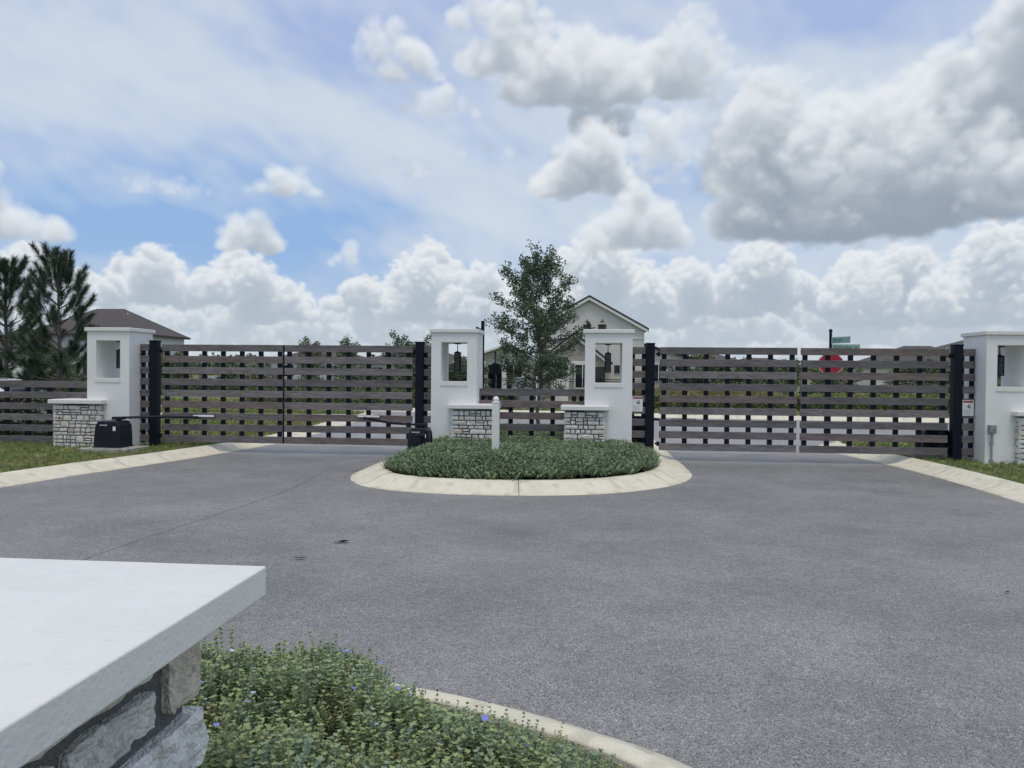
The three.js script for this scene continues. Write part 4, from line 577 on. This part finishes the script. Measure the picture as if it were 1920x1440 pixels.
// ---------------------------------------------------------------- hedges, shrubs, ornamental grass, bushes and trees behind
const hedgeClump = clump(72, 16, 0.10, 0.05, 0.32);
function hedge(label, pts, h, d, n, tones, seed) { const g = thing('hedge', label, 'hedge', [0, 0, 0], 0, 'clipped hedges'), R = rng(seed), ps = path(pts, false, 0.3), list = []; for (let i = 0; i < n; i++) { const q = ps[Math.floor(R() * ps.length)], t = R(), top = R() < 0.55, o = top ? (R() - 0.5) * d : (R() < 0.8 ? 0.5 : -0.5) * d * (0.85 + 0.2 * R()), y = top ? h * (0.92 + 0.12 * R()) + 0.05 * noise3(q.x * 2, 0, q.z * 2) : h * R(); const tone = top && R() < 0.75 ? tones[1] : tones[0]; list.push([q.x + q.nx * o + (R() - 0.5) * 0.3, 0.05 + y, q.z + q.nz * o, R() * 6.3, R(), R() * 6.3, 0.8 + 0.6 * R(), tone.clone().multiplyScalar(0.75 + 0.5 * R())]); } const w = []; for (let i = 2; i < ps.length; i += 4) w.push(limb([ps[i].x, 0, ps[i].z], [ps[i].x, h * 0.8, ps[i].z], 0.02, 0.01, 4)); part('stems', merge(w), M.bark, g); instances('foliage', hedgeClump, M.leaf, list, g); return g; }
hedge('dark clipped hedge behind the lawn of the left gate', [[-13, -17.3], [-7, -17.5], [-1.5, -17.2]], 0.7, 0.7, 4200, [col(0.075, 0.112, 0.053), col(0.128, 0.180, 0.060)], 301);
hedge('clipped hedge with yellow tips behind the gate of the stop sign', [[4.5, -18.6], [11, -18.8], [20, -18.4]], 0.62, 0.7, 5200, [col(0.090, 0.128, 0.045), col(0.255, 0.277, 0.068)], 302);
hedge('low hedge far along the street behind the stop sign', [[13, -24], [20, -24.5], [30, -24]], 0.6, 0.8, 3600, [col(0.090, 0.128, 0.045), col(0.225, 0.255, 0.075)], 303);
hedge('long dark hedge in front of the parked white truck', [[-34, -30], [-22, -30.5], [-13, -30]], 0.9, 0.9, 4200, [col(0.068, 0.105, 0.053), col(0.120, 0.165, 0.060)], 304);
hedge('dark shrubby hedge close behind the low lawn fence', [[-17, -1.5], [-12.5, -1.45], [-9.2, -1.5]], 0.92, 0.7, 3400, [col(0.07, 0.10, 0.055), col(0.085, 0.12, 0.06)], 305);
{ const R = rng(610), t = tuft(65, 40, 1.0, 0.012), list = []; for (let i = 0; i < 420; i++) { const x = 3.2 + 9 * R(), z = -29 - 2.2 * R(); list.push([x, 0, z, R() * 6.3, 0.15 * R(), R() * 6.3, 0.75 + 0.5 * R(), col(0.34, 0.29, 0.16).multiplyScalar(0.75 + 0.5 * R())]); } const g = instances('ornamental_grass', t, M.leaf, list); g.userData = { kind: 'stuff', label: 'tall straw coloured ornamental grass in front of the gabled building', category: 'grass' }; }
const bushTones = [[col(0.072, 0.112, 0.061), col(0.096, 0.136, 0.072), col(0.080, 0.128, 0.056)], [col(0.120, 0.160, 0.080), col(0.144, 0.184, 0.088)], [col(0.096, 0.136, 0.088), col(0.160, 0.184, 0.096), col(0.176, 0.160, 0.112)], [col(0.192, 0.224, 0.072), col(0.136, 0.176, 0.064)]];
const bigClump = clump(73, 18, 0.24, 0.13, 0.34);
function bgTree(label, pos, seed, h, w, kind, foot = 0.25) { const g = thing('garden_tree', label, 'tree', pos, 0, 'garden trees behind the gates'); return broadleaf(g, seed, { h, foot: h * foot, n: 26, tw: 3.6, ck: bigClump, r0: 0.05 * h / 4, rise: 0.8, perTwig: 2, profile: t => w * (0.12 + 0.9 * Math.sqrt(Math.sin(Math.PI * clamp(t * 0.9 + 0.08)))), tones: bushTones[kind], cs: [0.8, 1.5] }); }
function bush(label, pos, seed, h, w, kind) { const g = thing('shrub', label, 'shrub', pos, 0, 'shrubs behind the gates'), R = rng(seed), list = [], wood = []; for (let i = 0; i < 7; i++) wood.push(limb([0, 0, 0], dirOf(i * 0.9, 0.9).multiplyScalar(h * 0.7).toArray(), 0.02, 0.006, 4)); for (let i = 0; i < 150; i++) { const d = dirOf(R() * 6.3, Math.asin(R())), q = Math.cbrt(R() * 0.8 + 0.2) * (0.85 + 0.3 * noise3(d.x * 3 + seed, d.y * 3, d.z * 3)); list.push([d.x * w * q, 0.1 + d.y * h * q, d.z * w * q, R() * 6.3, R(), R() * 6.3, 0.6 + 0.6 * R(), bushTones[kind][Math.floor(R() * bushTones[kind].length)].clone().multiplyScalar(0.75 + 0.5 * R())]); } part('stems', merge(wood), M.bark, g); instances('foliage', bigClump, M.leaf, list, g); return g; }
{
  const R = rng(700);
  const protoT = [bgTree('round dark tree rising above the gate beside the island pillar', [-11.9, 0, -45], 201, 2.9, 2.1, 0, 0.1), bgTree('slim light green tree far behind the left gate', [-17.2, 0, -45], 202, 3.3, 0.95, 1), bgTree('loose pale tree by the beige house behind the left gate', [-22, 0, -50], 203, 3.4, 1.2, 2), bgTree('small bright yellow green tree on the far verge', [10, 0, -42], 204, 2.6, 0.9, 3)];
  const spots = [[-30.2, -40, 0, 1.0], [-27.5, -38, 1, 1.0], [-33, -44, 2, 1.1], [-24.5, -41, 0, 0.75], [-20.3, -36, 1, 0.9], [-14.5, -38, 2, 0.95], [-12.2, -33, 0, 0.62], [-7.2, -48, 0, 0.95], [-6.2, -25, 0, 0.92], [-4.9, -27, 2, 1.05], [-5.6, -31, 1, 1.2], [-6.6, -52, 0, 1.05], [-3.4, -50, 1, 1.25], [8.2, -33, 0, 0.72], [9.8, -35, 1, 0.95], [12.3, -40, 0, 0.7], [14.0, -45, 1, 1.0], [16.5, -50, 2, 0.9], [19.5, -44, 3, 1.1], [23, -52, 0, 0.72], [26, -46, 2, 0.9], [29.5, -50, 1, 1.05], [33, -48, 0, 0.7], [36.5, -53, 1, 1.1], [40, -50, 2, 1.2], [-38, -50, 1, 1.3], [-43, -46, 0, 1.1], [-48, -52, 2, 1.4], [-17, -55, 0, 0.8], [21, -60, 1, 1.1], [-21.5, -18.5, 0, 0.7], [-24, -15, 2, 0.85], [-19, -13, 1, 0.8], [-17.8, -17, 0, 0.6]];
  const where = [['dark rounded tree', 'slim light green tree', 'loose pale green tree', 'small yellow green tree']][0];
  for (const [x, z, k, s] of spots) copyOf(protoT[k], `${where[k]} ${x < -16 && z > -20 ? 'crowded behind the pines' : x < -12 ? 'in the gardens behind the left gate' : x < 2 ? 'showing beside the island pillars and oak' : 'in the gardens behind the stop sign gate'}`, [x, 0, z], R() * 6.3, [s * (0.9 + 0.25 * R()), s * (x > -26 && x < 2 ? 0.5 : 0.68), s * (0.9 + 0.25 * R())]);
  const protoB = [bush('dense dark shrub in the gardens behind the left gate', [-15, 0, -32], 211, 1.3, 1.0, 0), bush('low mid green shrub in the gardens behind the left gate', [-11, 0, -29], 212, 0.9, 0.9, 1), bush('brownish shrub in the gardens behind the left gate', [-19, 0, -33], 213, 1.2, 1.0, 2)];
  for (let i = 0; i < 44; i++) { const f = i / 43, k = Math.floor(R() * 3), x = -32 + 66 * f + (R() - 0.5) * 1.2, z = -31 - 9 * R(); if (x > -5.5 && x < 9.0) continue; copyOf(protoB[k], `${['dense dark shrub', 'low mid green shrub', 'brownish shrub'][k]} in the gardens behind the ${x < 2 ? 'left gate' : 'stop sign gate'}`, [x, 0, z], R() * 6.3, [1.1 + 0.8 * R(), 0.8 + 0.6 * R(), 1]); }
  const cone = thing('conical_shrub', 'dark conical evergreen beside the grey cabinet under the oak', 'shrub', [-0.9, 0, -26]); broadleaf(cone, 221, { h: 2.1, foot: 0.1, n: 26, tw: 7, ck: hedgeClump, r0: 0.03, perTwig: 2, profile: t => 0.36 * (1 - t) + 0.05, tones: bushTones[0], cs: [0.9, 1.4] });
  // far woods closing the horizon
  const list = []; for (let i = 0; i < 2600; i++) { const x = -260 + 520 * R(), z = -210 - 60 * R(); list.push([x, 1.2 + 3.2 * R() * (0.7 + 0.8 * noise3(x * 0.03, 0, 4)), z, R() * 6.3, R(), R() * 6.3, 6 + 6 * R(), bushTones[0][Math.floor(R() * 3)].clone().multiplyScalar(0.8 + 0.5 * R())]); }
  const w = instances('far_woods', bigClump, M.leaf, list); w.userData = { kind: 'stuff', label: 'low line of far woods along the horizon', category: 'woods' };
}
console.log('background plants done');

// ---------------------------------------------------------------- buildings
function prism(pts, z0, z1) { return muv(new THREE.ExtrudeGeometry(new THREE.Shape(pts.map(p => new THREE.Vector2(...p))), { depth: z1 - z0, bevelEnabled: false }).translate(0, 0, z0), 2); }
function tris(list, tile = 2) { const g = new THREE.BufferGeometry(); g.setAttribute('position', new THREE.Float32BufferAttribute(list.flat(2), 3)); g.computeVertexNormals(); return muv(g, tile); }
function hipRoof(w, d, eave, ridge, over) { const a = w / 2 + over, b = d / 2 + over, r = Math.max(0, a - b), A = [-a, eave, b], B = [a, eave, b], C = [a, eave, -b], Dd = [-a, eave, -b], E = [-r, ridge, 0], F = [r, ridge, 0]; return tris([[A, B, F], [A, F, E], [B, C, F], [C, Dd, E], [C, E, F], [Dd, A, E], [A, Dd, C], [A, C, B]]); }
function win(g, x, y, z, w, h, turn = 0, mull = 0) { const f = []; for (const [a, b, c, d] of [[0, h / 2, w + 0.12, 0.08], [0, -h / 2, w + 0.12, 0.08], [-w / 2, 0, 0.07, h], [w / 2, 0, 0.07, h]]) f.push(new THREE.BoxGeometry(c, d, 0.1).translate(a, b, 0)); for (let i = 1; i <= mull; i++) f.push(new THREE.BoxGeometry(0.05, h, 0.06).translate(-w / 2 + i * w / (mull + 1), 0, 0.02)); const q = part('window', merge(f), M.trim, g, [x, y, z]); q.rotation.y = turn; part('pane', new THREE.BoxGeometry(w, h, 0.04), M.glass, q); return q; }
function house(label, pos, { w, d, eave, ridge, wall, roof = M.roof, wins = [], turn = 0, door, storeys = 1 }) {
  const g = thing('house', label, 'house', pos, turn); part('wall', box(w, eave, d, 0, eave / 2, 0, 2), wall, g); const r = part('roof', hipRoof(w, d, eave + 0.02, ridge, 0.5), roof, g); part('fascia', merge([box(w + 1.02, 0.2, 0.06, 0, eave - 0.06, d / 2 + 0.5), box(w + 1.02, 0.2, 0.06, 0, eave - 0.06, -d / 2 - 0.5), box(0.06, 0.2, d + 0.94, w / 2 + 0.5, eave - 0.06, 0), box(0.06, 0.2, d + 0.94, -w / 2 - 0.5, eave - 0.06, 0)]), M.fascia, r);
  part('vent_pipe', cyl(0.06, 0.06, 0.5, w * 0.22, ridge - (ridge - eave) * 0.35 + 0.25, d * 0.12), M.white, r);
  for (const [x, y, a, b, m] of wins) win(g, x, y, d / 2 + 0.03, a, b, 0, m ?? 1);
  if (door) part('door', rbox(door[1], door[2], 0.06, 0.01, door[0], door[2] / 2, d / 2 + 0.03), door[3] ?? M.trim, g);
  return g;
}
house('two storey pale blue house with brown hip roof behind the pines', [-50.6, 0, -66], { w: 12.2, d: 9, eave: 5.3, ridge: 8.3, wall: M.wallPale, wins: [[-4.2, 4.1, 1.3, 1.3], [-1.2, 4.1, 0.8, 1.2], [2.2, 4.1, 1.3, 1.3], [4.6, 4.1, 1.0, 1.2], [-3.6, 1.4, 2.0, 1.4, 2], [3.4, 1.4, 1.4, 1.4]], door: [0.4, 1.1, 2.2, M.fascia] });
house('low garage with brown roof beside the pale blue house', [-56.0, 0, -60], { w: 7, d: 7, eave: 3.2, ridge: 6.0, wall: M.wallGrey, wins: [[-1.6, 1.6, 1.2, 1.2]], door: [1.2, 2.6, 2.2] });
house('beige house with pale roof far behind the left gate', [-19.0, 0, -78], { w: 11, d: 9, eave: 2.8, ridge: 4.3, wall: M.wallTan, wins: [[-3.4, 1.5, 1.4, 1.3], [3.4, 1.5, 1.8, 1.3, 2]], door: [0, 1.1, 2.2, M.fascia] });
house('grey house half hidden by the trees behind the left gate', [-29.5, 0, -76], { w: 10, d: 9, eave: 2.9, ridge: 4.5, wall: M.wallPale, wins: [[-3, 1.6, 1.6, 1.4], [2.4, 1.6, 1.2, 1.4]], door: [0, 1.1, 2.2] });
house('small grey house behind the slim trees of the left gate', [-14.0, 0, -70], { w: 8, d: 8, eave: 2.6, ridge: 3.9, wall: M.wallGrey, wins: [[-2, 1.5, 1.4, 1.3], [2, 1.5, 1.4, 1.3]] });
house('white house with taupe hip roof behind the stop sign gate', [34.3, 0, -64], { w: 10.5, d: 8, eave: 2.6, ridge: 4.6, wall: M.wallWhite, wins: [[-2.6, 2.0, 1.1, 0.7, 2], [-0.6, 2.0, 0.9, 0.7, 1], [3.0, 1.5, 1.4, 1.2]], door: [1.2, 1.0, 2.1, M.fascia] });
house('large house whose roof rises behind the black post by the conduit pillar', [46.0, 0, -76], { w: 13, d: 10, eave: 3.8, ridge: 5.8, wall: M.wallTan, wins: [[-3.6, 3.2, 1.4, 1.2], [0, 3.2, 1.2, 1.2], [3.6, 3.2, 1.4, 1.2], [-3, 1.2, 1.8, 1.2]] });
house('pale house between the trees behind the stop sign gate', [16.8, 0, -80], { w: 9, d: 8, eave: 2.7, ridge: 4.2, wall: M.wallPale, wins: [[-2.4, 1.6, 1.4, 1.3], [2.2, 1.6, 1.4, 1.3]] });
house('distant low house beyond the street behind the stop sign gate', [25.5, 0, -92], { w: 11, d: 8, eave: 2.5, ridge: 3.9, wall: M.wallTan, wins: [[-3, 1.5, 1.4, 1.2], [0.6, 1.5, 1.4, 1.2], [3.6, 1.5, 1.2, 1.2]] });
// clubhouse with the gable
{
  const g = thing('clubhouse', 'white gabled clubhouse with two barn lamps behind the oak', 'building', [1.85, 0, -36]);
  const W = 3.6, E = 4.62, A = 6.62;
  part('gable_wall', prism([[-W, 0], [W, 0], [W, E], [0, A], [-W, E]], -12, 0), M.wallWhite, g);
  const s = (A - E) / W, ov = 0.28, rf = part('roof', merge([-1, 1].map(k => prism([[0, A + 0.03], [k * (W + ov), E - s * ov + 0.03], [k * (W + ov), E - s * ov + 0.14], [0, A + 0.14]], -12.3, 0.34))), M.roofDark, g);
  part('barge_board', merge([-1, 1].map(k => prism([[0, A - 0.17], [k * (W + ov), E - s * ov - 0.17], [k * (W + ov), E - s * ov + 0.025], [0, A + 0.025]], 0.26, 0.31))), M.trim, rf);
  for (const x of [-0.12, 0.86]) { win(g, x, 4.66, 0.03, 0.42, 0.30, 0, 1).material = M.fascia; const l = part('barn_lamp', new THREE.LatheGeometry([[0.02, 0.22], [0.02, 0.12], [0.06, 0.1], [0.17, 0.0], [0.16, 0.0], [0.05, 0.085]].map(([a, b]) => new THREE.Vector2(a, b)), 14).translate(x, 4.98, 0.25), M.fascia, g); part('lamp_arm', bar([x, 5.19, 0.25], [x, 5.19, 0.0], 0.015), M.fascia, l); }
  part('band_course', box(2 * W + 0.02, 0.10, 0.05, 0, 3.95, 0.026), M.trim, g);
  win(g, 1.95, 1.93, 0.03, 0.42, 0.42, 0, 0).material = M.fascia; win(g, -2.9, 2.6, 0.03, 0.8, 1.1);
  // stone faced porch with its own gable
  const pc = -0.95, pw = 2.15, pe = 2.35, pa = 4.05; const porch = part('porch', prism([[pc - pw, 0], [pc + pw, 0], [pc + pw, pe], [pc, pa], [pc - pw, pe]], 0.002, 2.8), M.ledge, g);
  const ps = (pa - pe) / pw; part('porch_roof', merge([-1, 1].map(k => prism([[pc, pa + 0.02], [pc + k * (pw + 0.25), pe - ps * 0.25 + 0.02], [pc + k * (pw + 0.25), pe - ps * 0.25 + 0.15], [pc, pa + 0.15]], 0.003, 3.1))), M.roofDark, porch); part('porch_barge', merge([-1, 1].map(k => prism([[pc, pa - 0.16], [pc + k * (pw + 0.25), pe - ps * 0.25 - 0.16], [pc + k * (pw + 0.25), pe - ps * 0.25 + 0.012], [pc, pa + 0.012]], 2.98, 3.05))), M.trim, porch);
  win(porch, pc + 0.55, 1.45, 2.83, 0.95, 1.5, 0, 1); win(porch, pc - 0.7, 1.45, 2.83, 0.8, 1.5, 0, 1); part('door_head', box(2.6, 0.14, 0.06, pc, 2.32, 2.832), M.trim, porch); part('door', rbox(0.8, 2.05, 0.05, 0.01, pc + 1.55, 1.03, 2.83), M.fascia, porch);
  // wing towards the pole: white posts under a low gable
  const wing = part('wing', prism([[-9.4, 0], [-3.62, 0], [-3.62, 2.55], [-5.2, 3.45], [-9.4, 2.0]], -9, -0.6), M.wallWhite, g); part('wing_roof', prism([[-9.7, 1.94], [-5.2, 3.49], [-3.62, 2.58], [-3.62, 2.70], [-5.2, 3.62], [-9.7, 2.06]], -9.2, 0.5), M.trim, wing);
  for (const x of [-7.8, -6.2, -5.0]) win(wing, x, 1.25, -0.57, 1.15, 1.9, 0, 1); for (const x of [-8.8, -6.95, -5.55, -4.2]) part('porch_post', rbox(0.32, 2.35, 0.32, 0.02, x, 1.175, 0.2), M.trim, wing);
  // wing towards the gate of the stop sign
  const w2 = part('side_wing', prism([[3.602, 0], [7.6, 0], [7.6, 2.45], [3.602, 3.55]], -10, -1.5), M.wallWhite, g); part('side_wing_roof', prism([[3.602, 3.56], [8.1, 2.32], [8.1, 2.44], [3.602, 3.70]], -10.3, -1.1), M.roofDark, w2); for (const x of [4.7, 6.3]) win(w2, x, 1.7, -1.47, 1.1, 1.2, 0, 1);
}
{ // black railing in front of the clubhouse
  const g = thing('railing', 'black metal railing in front of the clubhouse', 'railing', [1.5, 0, -31.6]); const rails = [0.15, 1.15, 1.28].map(y => box(14, 0.035, 0.035, 0, y, 0)); part('rails', merge(rails), M.black, g); const pk = []; for (let i = 0; i < 140; i++) pk.push(box(0.016, 1.3, 0.016, -7 + 0.05 + i * 0.1, 0.65, 0)); const p = part('pickets', merge(pk), M.black, g); p.userData.kind = 'stuff'; for (let i = 0; i < 8; i++) part('railing_post', box(0.06, 1.4, 0.06, -7 + i * 2, 0.7, -0.03), M.black, g);
}
{ const g = thing('utility_cabinet', 'grey utility cabinet standing behind the island fence under the oak', 'cabinet', [-1.2, 0, -18]); part('housing', rbox(0.78, 1.45, 0.6, 0.03, 0, 0.725, 0), M.grey, g); part('door', rbox(0.68, 1.2, 0.02, 0.01, 0, 0.7, 0.305), M.grey, g); part('handle', rbox(0.03, 0.14, 0.03, 0.005, 0.24, 0.75, 0.325), M.steel, g); }
{ const g = thing('electrical_cabinet', 'tall cream cabinet standing behind the island fence beside the stone porch', 'cabinet', [0.42, 0, -19]); part('housing', rbox(0.74, 1.72, 0.5, 0.02, 0, 0.86, 0), M.wallWhite, g); part('door', rbox(0.32, 1.5, 0.02, 0.006, -0.17, 0.86, 0.256), M.wallWhite, g); part('door', rbox(0.32, 1.5, 0.02, 0.006, 0.17, 0.86, 0.256), M.wallWhite, g); part('lid', rbox(0.80, 0.05, 0.56, 0.01, 0, 1.745, 0), M.wallWhite, g); }
{ const g = thing('marker_post', 'slim grey marker post behind the island fence', 'post', [-0.35, 0, -17]); part('shaft', rbox(0.16, 1.38, 0.12, 0.01, 0, 0.69, 0), M.grey, g); part('plate', rbox(0.045, 1.5, 0.06, 0.006, -0.13, 0.75, 0), M.white, g); }

// ---------------------------------------------------------------- cars
function car(label, pos, turn, [L, H, Wd], truck) {
  const g = thing('parked_car', label, 'car', pos, turn); const b = H * 0.16, belt = H * 0.60, s = pts => new THREE.Shape(pts.map(([x, y]) => new THREE.Vector2(x * L, y * H)));
  const body = truck ? [[-0.5, 0.2], [-0.5, 0.6], [-0.49, 0.62], [0.17, 0.62], [0.34, 0.60], [0.47, 0.56], [0.5, 0.48], [0.5, 0.22], [0.44, 0.16], [-0.46, 0.16]] : [[-0.5, 0.24], [-0.495, 0.52], [-0.47, 0.62], [-0.3, 0.66], [0.2, 0.63], [0.38, 0.57], [0.47, 0.48], [0.5, 0.36], [0.495, 0.22], [0.44, 0.15], [-0.46, 0.15]];
  const cab = truck ? [[-0.12, 0.6], [-0.10, 0.92], [-0.06, 0.97], [0.10, 0.97], [0.14, 0.94], [0.25, 0.6]] : [[-0.42, 0.62], [-0.33, 0.88], [-0.24, 0.96], [-0.05, 1.0], [0.06, 0.97], [0.26, 0.62]];
  const ext = (sh, w, bev) => muv(new THREE.ExtrudeGeometry(sh, { depth: w - 2 * bev, bevelEnabled: true, bevelThickness: bev, bevelSize: bev * 0.6, bevelOffset: -bev * 0.6, bevelSegments: 3 }).translate(0, 0, -(w - 2 * bev) / 2), 1);
  part('body', ext(s(body), Wd, 0.10), M.carWhite, g); const c = part('cabin', ext(s(cab), Wd * 0.84, 0.12), M.carWhite, g);
  const wn = truck ? [[-0.09, 0.64], [-0.075, 0.90], [0.10, 0.90], [0.20, 0.64]] : [[-0.34, 0.66], [-0.28, 0.87], [-0.05, 0.93], [0.04, 0.91], [0.19, 0.66]]; for (const k of [-1, 1]) part('window', new THREE.ExtrudeGeometry(s(wn), { depth: 0.01, bevelEnabled: false }).translate(0, 0, k * Wd * 0.42 - (k < 0 ? 0.008 : 0.002)), M.glass, c);
  const ws = truck ? [[0.155, 0.9], [0.246, 0.64]] : [[0.085, 0.94], [0.245, 0.66]]; const a = ws[0], e = ws[1]; part('windscreen', tris([[[a[0] * L, a[1] * H, -Wd * 0.34], [a[0] * L, a[1] * H, Wd * 0.34], [e[0] * L, e[1] * H, Wd * 0.38]], [[a[0] * L, a[1] * H, -Wd * 0.34], [e[0] * L, e[1] * H, Wd * 0.38], [e[0] * L, e[1] * H, -Wd * 0.38]]]).translate(0.03, 0.02, 0), M.glass, c);
  for (const x of [-0.31, 0.31]) for (const k of [-1, 1]) { const w = part('wheel', new THREE.TorusGeometry(0.235, 0.095, 10, 20).translate(0, 0, 0), M.tyre, g, [x * L, 0.33, k * (Wd / 2 - 0.08)]); part('rim', cyl(0.19, 0.19, 0.1, 0, 0, 0, 16).rotateX(Math.PI / 2), M.steel, w); }
  for (const k of [-1, 1]) { part('headlight', rbox(0.12, 0.12, 0.3, 0.03, 0.475 * L, 0.46 * H, k * Wd * 0.33), M.white, g); part('tail_light', rbox(0.06, 0.16, 0.22, 0.02, -0.49 * L, 0.5 * H, k * Wd * 0.36), std({ color: 0x8a1a1a, roughness: 0.3 }), g); }
  return g;
}
car('white pickup truck parked far behind the hedge of the left gate', [-27.6, 0, -48], 0.05, [5.6, 1.75, 1.95], true);
car('white saloon car parked behind the low fence in front of the pines', [-13.7, 0.1, -3.6], 0.02, [4.5, 1.30, 1.75], false);
// small litter on the asphalt
{ const R = rng(900); const list = [[-1.11, 8.34, 0.12, 0.1], [-0.95, 7.66, 0.17, 0.3], [-0.85, 6.6, 0.05, 1], [4.6, 8.7, 0.07, 0.6], [5.0, 9.4, 0.05, 2], [-2.0, 3.75, 0.06, 0.3], [-3.4, 1.2, 0.06, 0.2]];
  for (const [x, z, l, a] of list) { const g = new THREE.PlaneGeometry(l, l * 0.34, 6, 2), p = g.attributes.position; for (let i = 0; i < p.count; i++) { const u = p.getX(i) / l; p.setY(i, p.getY(i) * (1 - Math.pow(Math.abs(u * 2), 2.2))); p.setZ(i, 0.012 + l * 0.10 * noise3(u * 4 + x, p.getY(i) * 30, z) + l * 0.16 * u * u); } g.rotateX(-Math.PI / 2); g.computeVertexNormals(); const o = thing('fallen_leaf', 'small dark curled leaf lying on the asphalt', 'leaf', [x, 0.004, z], a, 'fallen leaves on the asphalt'); part('leaf_blade', g, std({ color: 0x15141a, roughness: 0.9, side: THREE.DoubleSide }), o); } }
console.log('all done');

for (const o of scene.children) shadows(o);
renderer.render(scene, camera);
